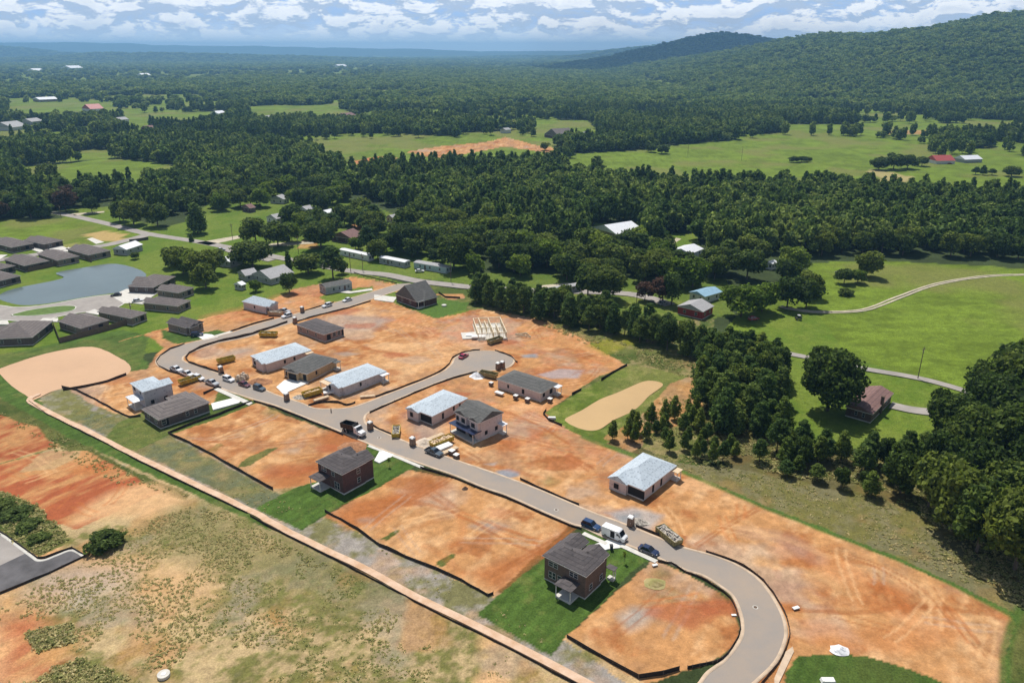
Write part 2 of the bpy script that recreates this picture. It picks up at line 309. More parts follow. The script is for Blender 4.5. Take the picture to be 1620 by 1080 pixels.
# ---------------------------------------------------------------- terrain
def axis(lo,a,b,hi,s,g):
    mid=list(np.arange(a,b,s)); up=[];d=s;x=mid[-1]
    while x<hi: d*=g; x+=d; up.append(x)
    dn=[];d=s;x=a
    while x>lo: d*=g; x-=d; dn.append(x)
    return np.array(dn[::-1]+mid+up)
gx=axis(-14000,-150,125,14000,.55,1.022); gy=axis(-400,94,250,22000,.5,1.017)
GX,GY=np.meshgrid(gx,gy); X=GX.ravel(); Y=GY.ravel()
wa=np.clip(Y/260,.5,6)
wx=X+(fbm(X,Y,5,4,1)-.5)*2.2*wa; wy=Y+(fbm(X,Y,5,4,2)-.5)*2.2*wa
wx2=X+(fbm(X,Y,3,3,3)-.5)*.7*wa; wy2=Y+(fbm(X,Y,3,3,4)-.5)*.7*wa
open_=fbm(X,Y,160,3,77); open2=fbm(X,Y*.45,900,3,78); n1=fbm(X,Y,14,5,5); n2=fbm(X,Y,3.2,4,6,.65); n3=fbm(X,Y,45,3,7); n4=fbm(X,Y,1.3,2,8)
rs=math.radians(57); sx=X*math.cos(rs)+Y*math.sin(rs); sy=-X*math.sin(rs)+Y*math.cos(rs)
ns=fbm(sx/3.5,sy,2.6,4,9)  # streaks running up the lots
st=lambda n,a,b: np.clip((n-a)/(b-a),0,1)
def mix(a,b,t): return a+(np.asarray(b)-a)*t[:,None]
C=lambda *a: np.array(a)
G_LAWN=C(.066,.118,.022); G_MOW=C(.135,.195,.022); G_DRY=C(.17,.17,.05); G_DARK=C(.07,.10,.022); FOREST=C(.035,.05,.018); STRAW=C(.46,.34,.18); GREY=C(.30,.27,.24)
OR=C(.48,.245,.10); ORL=C(.60,.365,.185); ORD=C(.30,.10,.03); RED=C(.35,.10,.042)
col=np.zeros((X.size,3)); veg=np.zeros(X.size)
def grass(a,b,k=n1,lo=.35,hi=.65): 
    return mix(np.broadcast_to(a,(X.size,3)),b,st(k*.6+n2*.4,lo,hi))
n5=fbm(X*.25,Y,5,3,90); g_field=grass(G_MOW*.72,G_MOW*1.15,n5*.5+n1*.5,.38,.62); g_field=mix(g_field,G_DRY,st(n3,.5,.66)*.7)
g_lawn=grass(G_LAWN*.8,G_LAWN*1.2,ns); g_lawn=g_lawn*(1+.07*np.sign(np.sin(sy*2.6+(n2-.5)*1.5)))[:,None]; g_lawn=mix(g_lawn,G_DRY*.8,st(n2*.6+n1*.4,.58,.7)*.5); g_rough=grass(G_DARK,G_DRY,n1,.42,.66); g_mown=grass(C(.095,.16,.018),C(.145,.19,.03))
dirt=mix(np.broadcast_to(OR,(X.size,3)),ORL,st(n1*.35+ns*.4+n2*.25,.48,.70)); dirt=mix(dirt,ORD,st(fbm(X,Y,9,5,12,.6),.54,.68)*.75); dirt=mix(dirt,C(.33,.19,.105),st(fbm(X,Y,16,5,14,.6),.54,.66)*.6); dirt=mix(dirt,C(.42,.33,.26),st(fbm(X,Y,20,4,13),.62,.72)*.5)
dirt=dirt*(1+(n4-.5)*.35+(n2-.5)*.35)[:,None]
red=mix(np.broadcast_to(RED,(X.size,3)),OR,st(ns*.6+n1*.4,.44,.62)); redx=mix(dirt,RED*1.25,st(n1*.5+n2*.5,.42,.6)*.75)
weedy=mix(np.broadcast_to(STRAW,(X.size,3)),C(.15,.145,.045),st(n1*.4+n2*.3+n4*.3,.455,.59)); weedy=mix(weedy,ORL,st(fbm(X,Y,26,4,21),.56,.66)*.9); weedy=mix(weedy,C(.30,.25,.19),st(fbm(X,Y,11,4,22),.58,.68)*.5); weedy=mix(weedy,OR*.9,st(fbm(X,Y,17,4,24),.60,.70)*.55); weedy=weedy*(1+(n4-.5)*.55)[:,None]
greyw=mix(np.broadcast_to(GREY,(X.size,3)),C(.17,.16,.07),st(n1*.5+n2*.5,.45,.6)); greyw=mix(greyw,C(.42,.27,.17),st(fbm(X,Y,7,4,23),.55,.7)*.6); greyw=greyw*(1+(n4-.5)*.4)[:,None]
grn_weed=mix(g_rough,STRAW*.7,st(n2,.5,.7)*.5)
col[:]=grass(FOREST,FOREST*1.5); veg[:]=1
hz0=hz(X,Y); kf=((open_>.575-.05*(X<-100))&(Y<2300)&(Y>640)&(hz0<6))|((open2>.555)&(Y>=2300)&(hz0<12)); col[kf]=g_field[kf]
ZR=[]
def zone(pts,c,warp=1,v=1.0,alpha=1.0,soft=0):
    pw=W(pts); xs=[p[0] for p in pw]; ys=[p[1] for p in pw]; mg=12+max(ys)*.01
    k=np.nonzero((X>min(xs)-mg)&(X<max(xs)+mg)&(Y>min(ys)-mg)&(Y<max(ys)+mg))[0]
    if not k.size: return
    qx,qy=(X[k],Y[k]) if warp==0 else (wx2[k],wy2[k]) if warp==.5 else (wx[k],wy[k])
    m=inpoly(qx,qy,pw); a=m.astype(float)
    if soft:
        d=dpoly(qx,qy,pw,True)*np.where(m,1,-1); a=np.clip(.5+d/soft,0,1)
    a=a*alpha; cc=c[k] if c.ndim==2 else np.broadcast_to(c,(k.size,3))
    col[k]=col[k]*(1-a[:,None])+cc*a[:,None]; veg[k]=veg[k]*(1-a)+v*a
def stroke(pts,w,c,alpha=.7,warp=.5,v=0.0,sm=True):
    pw=W(pts); pw=smooth(pw) if sm else pw; xs=[p[0] for p in pw]; ys=[p[1] for p in pw]
    k=np.nonzero((X>min(xs)-w-3)&(X<max(xs)+w+3)&(Y>min(ys)-w-3)&(Y<max(ys)+w+3))[0]
    qx,qy=(wx2[k],wy2[k]) if warp else (X[k],Y[k])
    a=np.clip((w/2-dpoly(qx,qy,pw))/(.35*w)+.3,0,1)*alpha; a=a*(.55+.9*n2[k]).clip(0,1)
    col[k]=col[k]*(1-a[:,None])+np.asarray(c)*a[:,None]; veg[k]=veg[k]*(1-a)+v*a
# far clearings (ground polygons, visible far edge, near edge hidden behind tree tops)
CLEAR=[
 ([(890,264),(905,243),(1000,238),(1065,230),(1130,224),(1245,215),(1440,222),(1470,235),(1480,262),(1620,262),(1700,266),(1700,322),(1300,305),(1100,302),(1000,292),(900,285)],'f'),
 ([(1230,197),(1600,195),(1610,205),(1560,214),(1240,213)],'f'),([(1000,176),(1090,176),(1092,181),(1010,186)],'f'),
 ([(480,228),(600,222),(790,221),(800,216),(900,237),(890,262),(640,272),(540,264),(500,246)],'f'),
 ([(40,264),(180,250),(240,256),(290,264),(270,290),(110,308),(45,310)],'f'),([(45,252),(150,235),(215,240),(170,252),(60,258)],'f'),
 ([(10,163),(185,162),(190,190),(10,192)],'f'),([(195,181),(370,175),(370,190),(300,206),(200,200)],'f'),([(390,170),(530,165),(560,182),(530,195),(400,196)],'f'),([(190,192),(240,196),(240,214),(185,210)],'f'),
 ([(840,190),(930,190),(960,222),(850,228)],'f'),([(535,183),(590,181),(590,196),(530,198)],'f'),([(640,155),(690,155),(690,162),(640,162)],'f'),
 ([(1355,262),(1480,256),(1630,258),(1700,262),(1700,318),(1450,305),(1360,290)],'f'),
 ([(0,352),(95,345),(112,328),(190,326),(195,345),(262,360),(330,340),(385,345),(450,372),(520,398),(540,390),(560,420),(0,420)],'m'),
 ([(330,340),(380,344),(395,360),(330,372),(268,366)],'m'),([(1180,470),(1260,440),(1290,415),(1400,412),(1620,424),(1760,430),(1760,640),(1590,640),(1540,690),(1430,712),(1244,700),(1232,640),(1236,575),(1150,520)],'R'),
 ([(1050,372),(1100,368),(1110,398),(1060,400)],'m'),([(940,352),(1015,352),(1015,392),(940,392)],'m')]
for pts,k in CLEAR: zone(pts,{'f':g_field,'m':g_mown,'R':g_field}[k],1)
zone([(1180,500),(1290,490),(1340,560),(1520,620),(1520,690),(1430,712),(1244,700),(1232,640)],g_mown,1,alpha=.8)
zone([(640,240),(700,231),(770,225),(800,217),(845,229),(900,238),(870,243),(800,232),(740,243),(690,250)],dirt*.95,1,0)
zone([(545,256),(600,248),(640,252),(590,262)],redx,1,0)
zone([(1400,207),(1560,205),(1560,214),(1400,213)],dirt*.85,1,0,.7)
zone([(1420,300),(1370,272),(1390,268),(1440,280)],STRAW,1,0,.6)
zone([(300,365),(330,318),(430,296),(560,316),(640,345),(760,366),(760,400),(560,398)],g_mown,1,alpha=.9)
# near/left lawns, belt verge
zone([(-120,352),(100,346),(230,372),(300,382),(430,408),(560,428),(640,447),(760,460),(760,500),(640,520),(200,560),(0,600),(-120,620)],g_mown,1)
zone([(-120,350),(95,345),(225,372),(150,385),(0,400),(-120,420)],g_field,1)
zone([(130,372),(165,364),(200,370),(195,384),(150,380)],C(.42,.30,.12),1,.2); zone([(60,392),(120,384),(140,388),(100,398)],G_DRY*1.4,1)
zone([(640,440),(760,455),(1030,470),(1130,480),(1130,540),(1110,600),(1110,760),(900,640),(760,500),(700,470)],grn_weed,1)
zone([(630,455),(700,452),(760,462),(745,485),(700,492),(640,470)],g_rough,1)
zone([(760,400),(760,430),(1150,440),(1160,500),(1060,505),(960,490),(760,460)],g_mown,1,alpha=.75)
zone([(560,395),(760,395),(760,452),(560,426)],g_mown,1,alpha=.9); zone([(330,375),(560,395),(560,430),(330,395)],g_mown,1,alpha=.9)
zone([(555,345),(600,343),(605,362),(560,365)],dirt,1,0); zone([(480,380),(500,376),(505,392),(470,392)],dirt,1,0,.7)
# whole near ground: weeds
zone([(-400,640),(-200,560),(0,585),(60,625),(120,600),(420,640),(500,700),(520,810),(1000,1030),(1100,1200),(-400,1400)],weedy,1,.6)
zone([(-400,500),(0,560),(190,520),(235,530),(220,560),(240,580),(110,608),(60,632),(200,712),(410,815),(380,815),(230,745),(120,697),(60,665),(0,625),(-300,560)],g_lawn*.95+g_rough*.1,1)
zone([(-300,520),(0,560),(180,530),(235,540),(225,568),(205,590),(120,606),(60,632),(0,592),(-300,560)],g_rough*.4+g_lawn*.6,1)
zone([(0,585),(60,632),(150,688),(240,733),(410,815),(432,838),(395,822),(300,775),(180,722),(90,680),(0,628),(-60,600)],g_lawn,1)
zone([(0,628),(90,680),(200,737),(300,780),(290,790),(190,750),(60,685),(-60,640)],g_rough*.8,1)
zone([(-80,650),(0,655),(60,676),(90,706),(60,714),(0,732),(-80,740)],red*.9,1,0); zone([(-80,735),(0,733),(80,712),(140,712),(200,745),(255,775),(200,800),(120,835),(60,815),(0,775),(-80,770)],red,1,0)
zone([(110,830),(130,800),(190,770),(250,760),(300,790),(230,815),(180,815)],ORL,1,0,.85,4); zone([(70,712),(130,712),(125,722),(85,740),(30,745)],STRAW*.9,1,.3,.6)
zone([(0,775),(40,790),(90,825),(100,860),(60,880),(0,845),(-60,820)],g_rough*.8,1)
# strip between path and back fences
zone([(60,622),(110,608),(200,655),(220,660),(262,684),(330,715),(430,775),(500,812),(780,942),(880,1000),(1000,1085),(960,1100),(820,1018),(660,938),(434,824),(225,721),(75,650)],greyw,1,.5)
zone([(120,640),(215,668),(270,690),(330,720),(430,775),(470,800),(400,800),(225,718),(110,660)],grn_weed*.95,1,.8,.75)
zone([(62,622),(100,615),(150,650),(120,668),(75,648)],G_DRY,1,.6,.5)
# building site clay
zone([(103,612),(180,590),(232,582),(246,560),(262,548),(225,527),(182,541),(245,522),(330,500),(395,488),(470,455),(560,437),(622,447),(640,458),(600,468),(690,502),(760,488),(850,503),(930,538),(992,578),(938,598),(862,652),(880,667),(930,690),(1000,716),(1090,748),(1240,814),(1400,876),(1500,920),(1600,968),(1605,985),(1590,1040),(1594,1130),(1150,1130),(1180,1013),(1160,940),(1090,900),(680,735),(560,690),(400,632),(300,650),(230,665),(205,660),(150,640)],dirt,1,0)
zone([(265,686),(340,657),(400,636),(545,690),(600,705),(590,720),(560,735),(497,765),(430,772),(330,712)],dirt,1,0)
zone([(515,815),(600,765),(650,741),(720,757),(905,828),(880,850),(780,940),(650,880)],dirt,1,0)
zone([(897,1005),(962,945),(1032,884),(1040,886),(1085,906),(1148,943),(1170,990),(1165,1020),(1120,1050),(1090,1058),(1020,1078)],dirt,1,0)
# site colour patches
zone([(600,500),(700,500),(850,505),(930,540),(985,578),(880,600),(800,560),(760,540),(700,545)],redx,1,0,.6,12)
zone([(590,700),(700,600),(880,640),(1000,720),(900,740),(700,660)],redx,1,0,.55,14); zone([(320,500),(380,486),(470,456),(560,440),(600,450),(500,480),(400,510)],redx,1,0,.6,6)
zone([(590,560),(650,535),(720,540),(700,575),(640,595),(600,590)],ORL*.95,1,0,.5,10)
for p in ([(500,505),(560,490),(620,505),(590,520),(540,520)],[(345,558),(400,545),(395,560),(350,570)],[(640,655),(700,640),(700,700),(660,700)],[(325,593),(355,588),(345,612),(310,612)]): zone(p,C(.33,.28,.25),1,.1,.6,5)
zone([(960,810),(1000,800),(1050,812),(1030,838),(985,832)],C(.36,.34,.33),.5,.1,.8,2); zone([(975,815),(1010,808),(1015,816),(985,825)],C(.20,.23,.25),.5,.1,.7,2)
zone([(785,745),(805,740),(822,745),(820,752),(800,757),(788,752)],C(.24,.25,.28),.5,0,.95,1); zone([(765,733),(785,730),(783,736)],C(.38,.36,.35),.5,0,.6,1)
zone([(978,972),(1000,958),(1040,962),(1020,985),(995,995)],C(.36,.34,.31),.5,.1,.8,3); zone([(745,830),(770,822),(800,832),(780,840)],C(.27,.26,.25),.5,0,.7,3)
zone([(850,592),(885,582),(925,584),(915,596),(870,598)],C(.40,.40,.42),.5,0,.9,1.5); zone([(825,560),(850,557),(850,564),(828,564)],C(.24,.25,.27),.5,0,.9,1.5)
zone([(845,592),(870,575),(930,580),(935,600),(880,604)],ORD,.5,0,.35,3)
zone([(500,690),(540,672),(590,690),(600,706),(560,715),(510,715)],ORD*1.2,1,0,.8,4); zone([(405,755),(450,735),(520,740),(480,765),(440,772)],ORD*1.1,1,0,.7,4)
zone([(530,815),(560,790),(620,780),(700,755),(712,770),(640,800),(600,830),(550,835)],ORD*1.25,1,0,.8,4); zone([(740,905),(790,885),(860,860),(900,835),(895,860),(850,890),(790,935)],ORD*1.2,1,0,.75,4)
zone([(640,760),(665,745),(690,748),(690,765),(660,778)],ORD,.5,0,.6,3)
zone([(960,585+0),(1000,600),(1000,640),(960,640)],g_rough,1,.8,0.0)
for pts in ([(715,752),(640,790),(560,810)],[(905,832),(860,860),(790,900)],[(600,700),(560,715),(450,750)],[(690,640),(760,640),(830,660),(900,700)],[(480,500),(560,540),(640,560),(700,560)],[(420,560),(480,545),(560,545),(640,560)],[(850,600),(880,607),(925,600),(945,580)],[(780,830),(840,850),(860,885)],[(600,790),(700,800),(840,870),(890,850)],[(1100,860),(1160,820),(1200,800)],[(1250,960),(1350,965),(1440,955),(1545,965)],[(1380,940),(1400,900),(1330,880)],[(340,690),(420,660),(470,665)],[(300,690),(400,700),(500,690)]):
    for o in (0,7): stroke([(p[0]+o*.6,p[1]+o*.5) for p in pts],.8,ORD*1.05,.55)
for pts,wd,cc in (([(1290,915),(1380,905),(1460,930)],7,ORL),([(1250,870),(1330,900),(1420,960)],9,ORD*1.5),([(1300,1000),(1400,1010),(1500,990)],8,ORD*1.5),([(1180,840),(1240,850),(1290,880)],6,C(.34,.22,.17)),([(1330,950),(1400,955),(1440,955)],4,ORD*1.1)): stroke(pts,wd,cc,.4)
zone([(385,725),(425,708),(440,706),(395,735),(375,738)],g_rough,.5,.9,.9); zone([(603,850),(625,836),(632,838),(612,853)],g_lawn*.8,.5,.9,.9); zone([(688,890),(715,873),(722,877),(698,897)],g_lawn*.8,.5,.9,.9); zone([(320,715),(345,700),(352,703),(330,722)],g_rough,.5,.9,.7)
for q in ((740,750,3),(870,760,3),(1010,770,2),(1110,880,3),(1045,905,3),(430,650,3),(300,590,2),(1130,890,2),(1060,940,3),(1110,960,3),(1150,940,3)): x0,y0=q[0],q[1]; zone([(x0-12,y0),(x0,y0-8),(x0+14,y0),(x0,y0+7)],G_DRY*.8,1,.7,.6,q[2])
TR=np.random.RandomState(3)
LOTS=[[(320,590),(300,560),(400,540),(480,560),(390,600)],[(500,500),(620,470),(750,500),(740,550),(600,600),(520,580),(560,540)],[(780,520),(850,510),(980,575),(930,600),(830,560)],[(590,690),(700,610),(860,650),(990,720),(940,800),(850,765),(700,715)],[(280,688),(400,640),(540,695),(500,740),(420,765)],[(530,815),(650,745),(890,830),(780,935)],[(910,1005),(1040,895),(1140,945),(1160,1010),(1030,1065)],[(1080,750),(1240,820),(1580,975),(1580,1060),(1280,1020),(1180,890),(1020,820)],[(0,670),(240,770),(110,830),(0,760)],[(110,610),(190,600),(210,650),(160,640)]]
for li,lot in enumerate(LOTS):
    pw=W(lot); A_=abs(sum(pw[i][0]*pw[(i+1)%len(pw)][1]-pw[(i+1)%len(pw)][0]*pw[i][1] for i in range(len(pw)))/2)
    for q in range(int(5+A_/110)):
        for _ in range(30):
            x0=TR.uniform(min(p[0] for p in pw),max(p[0] for p in pw)); y0=TR.uniform(min(p[1] for p in pw),max(p[1] for p in pw))
            if inpoly(np.array([x0]),np.array([y0]),pw)[0]: break
        h_=TR.choice([R(57),R(-33)])+TR.normal(0,.35); cv=TR.normal(0,.035); pts=[]
        for s_ in range(int(TR.uniform(5,14))):
            pts.append((x0,y0)); x0+=math.cos(h_)*2; y0+=math.sin(h_)*2; h_+=cv*2+TR.normal(0,.03)
            if not inpoly(np.array([x0]),np.array([y0]),pw)[0]: break
        if len(pts)<4: continue
        cc=[ORD,ORD*1.5,ORL*1.12,C(.42,.30,.22)][TR.randint(4)]; wdt=TR.choice([.55,.6,.8,2.2]); al=.75 if wdt<1 else .4
        for o_ in ((-.95,.95) if wdt<1 else (0,)):
            stroke([PX(p[0]-math.sin(h_)*o_,p[1]+math.cos(h_)*o_) for p in pts],wdt,cc,al*.66)
    for q in range(int(3+A_/350)):
        x0=TR.uniform(min(p[0] for p in pw),max(p[0] for p in pw)); y0=TR.uniform(min(p[1] for p in pw),max(p[1] for p in pw)); r_=TR.uniform(1.5,5)
        if not inpoly(np.array([x0]),np.array([y0]),pw)[0]: continue
        a_=TR.rand()*3; pp=[PX(x0+r_*TR.uniform(.6,1.2)*math.cos(t_)*1.7,y0+r_*TR.uniform(.5,1.1)*math.sin(t_)) for t_ in np.linspace(0,5.5,8)]
        zone(pp,[ORD*1.3,ORD*1.1,ORL*1.1,C(.34,.27,.22),RED][TR.randint(5)],.5,0,TR.uniform(.35,.7),TR.uniform(1,3))
# lawns of finished houses
zone([(402,802),(470,768),(500,760),(540,712),(590,700),(612,708),(655,737),(600,768),(545,795),(478,837)],g_lawn,.5)
zone([(754,970),(800,930),(855,885),(925,838),(960,852),(1030,883),(1000,900),(960,945),(895,1005),(872,1036)],g_lawn,.5)
zone([(185,668),(225,650),(335,638),(350,612),(373,622),(406,636),(345,660),(265,688),(215,712),(160,700)],g_rough*.5+g_lawn*.5,.5)
zone([(255,520),(300,530),(345,520),(370,528),(300,540),(280,543),(258,535)],g_lawn,.5); zone([(505,468),(560,455),(590,452),(590,462),(545,476),(515,477)],g_mown,.5)
zone([(592,474),(622,478),(690,503),(738,488),(742,478),(700,472),(650,480)],G_LAWN*1.25,.5); zone([(688,463),(730,463),(740,470),(712,474)],dirt,1,0)
# right grass basin
zone([(862,652),(930,610),(992,578),(1020,560),(1090,565),(1110,590),(1085,610),(1045,640),(1000,665),(985,690),(960,700),(900,680)],grn_weed*.45+g_field*.6,1)
zone([(1030,640),(1060,605),(1110,590),(1112,640),(1080,670),(1010,690),(985,690)],dirt,1,.2,.8); zone([(955,690),(1000,665),(1020,700),(1000,715)],dirt*.9,1,.2,.7)
zone([(930,540),(1100,575),(1112,600),(1050,585),(990,575)],grn_weed,1); zone([(930,545),(985,525),(1010,540),(960,560)],C(.26,.24,.02),1,1,.55,3)
zone([(1095,562),(1060,572),(1110,590)],ORL*.7,1,.3,.5,3)
stroke([(925,690),(1000,718),(1090,748),(1240,812),(1400,873),(1500,917),(1605,972)],2.6,G_LAWN*1.15,.95,v=1)
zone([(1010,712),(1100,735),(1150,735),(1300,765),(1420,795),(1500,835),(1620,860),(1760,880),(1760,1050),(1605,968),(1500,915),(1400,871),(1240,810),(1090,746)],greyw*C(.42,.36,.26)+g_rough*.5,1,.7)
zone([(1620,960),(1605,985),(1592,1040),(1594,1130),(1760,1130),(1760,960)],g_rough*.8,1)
stroke([(1615,960),(1604,985),(1592,1035),(1592,1110)],2.2,G_LAWN,.9,v=1)
zone([(1244,1062),(1262,1036),(1300,1031),(1370,1035),(1440,1055),(1500,1080),(1560,1130),(1240,1130)],mix(g_lawn,G_DARK,st(ns,.3,.7)),.5)
zone([(100,890),(215,870),(330,940),(240,960)],ORL,1,.2,.5,10); zone([(0,975),(60,970),(130,1010),(80,1080),(0,1080)],red*1.15,1,.3,.8,6); zone([(200,900),(330,895),(330,960)],ORL,1,.2,.5,10)
zone([(40,1000),(110,985),(125,1012),(60,1028)],g_rough*1.1,1,1,.9,2); zone([(70,1062),(130,1040),(205,1072),(190,1100),(50,1100)],g_rough*1.1,1,1,.9,2)
zone([(200,840),(330,780),(420,850),(520,890),(600,940),(520,960),(330,890)],grn_weed,1,1,.6,10); zone([(405,822),(520,880),(620,930),(590,935),(480,885)],g_lawn*.7,1,1,.6,6)
zone([(60,905),(130,890),(215,895),(200,930),(110,960),(40,940)],GREY*1.3,1,.2,.5,6)
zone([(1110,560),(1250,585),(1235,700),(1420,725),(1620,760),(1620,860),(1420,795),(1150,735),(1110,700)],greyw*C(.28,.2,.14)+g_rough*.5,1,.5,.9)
# heights
Z=hz(X,Y)
near=Y<420
Z[near]+=((n1[near]-.5)*.5+(n2[near]-.5)*.16)*np.clip((420-Y[near])/60,0,1)
flat=np.zeros(X.shape)
PONDS=[W(PINK),W(TAN),W(BLUE)]; PONDS=[smooth(p,True,4) for p in PONDS]
for pw in PONDS:
    xs=[p[0] for p in pw]; ys=[p[1] for p in pw]; k=np.nonzero((X>min(xs)-8)&(X<max(xs)+8)&(Y>min(ys)-8)&(Y<max(ys)+8))[0]
    m=inpoly(X[k],Y[k],pw); d=dpoly(X[k],Y[k],pw,True)*np.where(m,1,-1)
    Z[k]=np.where(d>-6,Z[k]*np.clip(-d/6,0,1)-np.clip((d+2.5)*.12,0,.8),Z[k])
def pads(x,y,polys,mg):
    out=np.full(x.shape,1e9)
    for p in polys:
        xs=[q[0] for q in p]; ys=[q[1] for q in p]; k=np.nonzero((x>min(xs)-mg)&(x<max(xs)+mg)&(y>min(ys)-mg)&(y<max(ys)+mg))[0]
        if k.size:
            m=inpoly(x[k],y[k],p); d=dpoly(x[k],y[k],p,True); out[k]=np.minimum(out[k],np.where(m,0,d))
    return out
ROADPOLY=[smooth(W(MAINOUT),True,2),smooth(W(LSUB),True,2),W(DARKRD)]
dr=pads(X,Y,ROADPOLY,6); kk=dr<6
Z[near]-=.3; Z[kk]=np.minimum(-.05,Z[kk]*np.clip((dr[kk]-1)/5,0,1)-.05)
Z[near]=np.minimum(Z[near],-.04)
far_=(Y>=420)&(Y<1200); Z[far_]=-.06
nx,ny=len(gx),len(gy); ii=np.arange(nx*ny).reshape(ny,nx)
faces=np.stack([ii[:-1,:-1].ravel(),ii[:-1,1:].ravel(),ii[1:,1:].ravel(),ii[1:,:-1].ravel()],1).astype(np.int32)
me=bpy.data.meshes.new('ground'); me.vertices.add(nx*ny); me.vertices.foreach_set('co',np.stack([X,Y,Z],1).astype(np.float32).ravel())
me.loops.add(faces.size); me.loops.foreach_set('vertex_index',faces.ravel()); me.polygons.add(len(faces)); me.polygons.foreach_set('loop_start',np.arange(0,faces.size,4,dtype=np.int32)); me.polygons.foreach_set('use_smooth',np.ones(len(faces),bool))
me.update(calc_edges=True)
at=me.color_attributes.new('albedo','FLOAT_COLOR','POINT'); at.data.foreach_set('color',np.concatenate([col.clip(0,1),veg[:,None]],1).astype(np.float32).ravel())
go=bpy.data.objects.new('ground',me); COL.objects.link(go); struct(go)
m=bpy.data.materials.new('ground_cover'); m.use_nodes=True; nt=m.node_tree; N=nt.nodes; L=nt.links; b=N['Principled BSDF']; b.inputs['Roughness'].default_value=.95; b.inputs['Specular IOR Level'].default_value=.1
ca=N.new('ShaderNodeVertexColor'); ca.layer_name='albedo'; tc=N.new('ShaderNodeTexCoord')
def nz(s,d=5,r=.65):
    n=N.new('ShaderNodeTexNoise'); n.inputs['Scale'].default_value=s; n.inputs['Detail'].default_value=d; n.inputs['Roughness'].default_value=r; L.new(tc.outputs['Object'],n.inputs['Vector']); return n.outputs['Fac']
def mrg(s,a,b_,c,d):
    q=N.new('ShaderNodeMapRange'); q.inputs[1].default_value=a;q.inputs[2].default_value=b_;q.inputs[3].default_value=c;q.inputs[4].default_value=d; L.new(s,q.inputs[0]); return q.outputs[0]
na=nz(2.6,7,.75); nb=nz(.5,6); wv=N.new('ShaderNodeTexWave'); wv.inputs['Scale'].default_value=.25; wv.inputs['Distortion'].default_value=9; wv.inputs['Detail'].default_value=4; wv.inputs['Detail Scale'].default_value=1.5
mp=N.new('ShaderNodeMapping'); mp.inputs['Rotation'].default_value=(0,0,R(33)); L.new(tc.outputs['Object'],mp.inputs[0]); L.new(mp.outputs[0],wv.inputs[0])
fine=mrg(na,.3,.7,.8,1.2); fine2=mrg(na,.35,.65,.62,1.38); wide=mrg(nb,.3,.7,.82,1.18); wf=mrg(wv.outputs['Fac'],0,1,.985,1.015)
mx=N.new('ShaderNodeMix'); L.new(ca.outputs['Alpha'],mx.inputs[0]); L.new(fine,mx.inputs[2]); L.new(fine2,mx.inputs[3])
mm=N.new('ShaderNodeMath'); mm.operation='MULTIPLY'; L.new(mx.outputs[0],mm.inputs[0]); L.new(wide,mm.inputs[1]); m3=N.new('ShaderNodeMath'); m3.operation='MULTIPLY'; L.new(mm.outputs[0],m3.inputs[0]); L.new(wf,m3.inputs[1])
vm=N.new('ShaderNodeVectorMath'); vm.operation='SCALE'; L.new(ca.outputs['Color'],vm.inputs[0]); L.new(m3.outputs[0],vm.inputs['Scale']); L.new(vm.outputs[0],b.inputs['Base Color'])
bp=N.new('ShaderNodeBump'); bp.inputs['Strength'].default_value=.7; bp.inputs['Distance'].default_value=.18; ah=N.new('ShaderNodeMath'); L.new(na,ah.inputs[0]); L.new(nb,ah.inputs[1]); L.new(ah.outputs[0],bp.inputs['Height']); L.new(bp.outputs[0],b.inputs['Normal'])
me.materials.append(m)
# ---------------------------------------------------------------- flat slabs
from mathutils.geometry import tessellate_polygon
def slab(name,pts,z,m,th=.5,world=False,parent=None):
    pw=pts if world else W(pts); n=len(pw); v=[(x,y,z) for x,y in pw]+[(x,y,z-th) for x,y in pw]
    tri=tessellate_polygon([[Vector((x,y,0)) for x,y in pw]]); mb=MB(); mb.add(v,[])
    A=sum(pw[i][0]*pw[(i+1)%n][1]-pw[(i+1)%n][0]*pw[i][1] for i in range(n)); fs=[]
    for t in tri:
        a,b_,c=(pw[i] for i in t); o=(b_[0]-a[0])*(c[1]-a[1])-(b_[1]-a[1])*(c[0]-a[0]); fs.append(tuple(t) if o>0 else tuple(t)[::-1])
    for i in range(n):
        j=(i+1)%n; fs.append((n+i,n+j,j,i) if A>0 else (i,j,n+j,n+i))
    mb.add([],fs); mb.f=fs; mb.m=[0]*len(fs)
    return mb.build(name,m,parent)
def ribbon(name,pts,w,z,m,th=.3,sm=True,parent=None,world=False,prof=None,wob=0):
    pw=pts if world else W(pts); pw=smooth(pw,k=4) if sm else pw; prof=prof or [(-w/2,z-th),(-w/2,z),(w/2,z),(w/2,z-th)]
    v=[];n=len(pw);k=len(prof)
    for i,(x,y) in enumerate(pw):
        a=pw[max(i-1,0)]; b_=pw[min(i+1,n-1)]; dx,dy=b_[0]-a[0],b_[1]-a[1]; l=math.hypot(dx,dy) or 1; nxx,nyy=-dy/l,dx/l
        o=(rnd.random()-.5)*wob
        for s,h in prof: v.append((x-nxx*(s+o),y-nyy*(s+o),h))
    f=[(i*k+j,(i+1)*k+j,(i+1)*k+j+1,i*k+j+1) for i in range(n-1) for j in range(k-1)]
    f+=[tuple(range(k)),tuple(range((n-1)*k,n*k))[::-1]]
    mb=MB(); mb.add(v,[q[::-1] for q in f]); return mb.build(name,m,parent)
struct(slab('road',ROADPOLY[0],0,M['asphalt'],world=True)); struct(slab('road',ROADPOLY[1],0,M['asphalt_lt'],world=True))
dk=struct(slab('road',DARKRD,0,M['asphalt_dark'])); struct(slab('road',[(-60,815),(0,844),(30,865),(42,874),(0,894),(-60,915)],.012,M['asphalt_lt'],.01))
for pts,w in ((OLDROAD,6.5),(CROAD,3.6)): struct(ribbon('road',pts,w,.0,M['asphalt_lt'],.25))
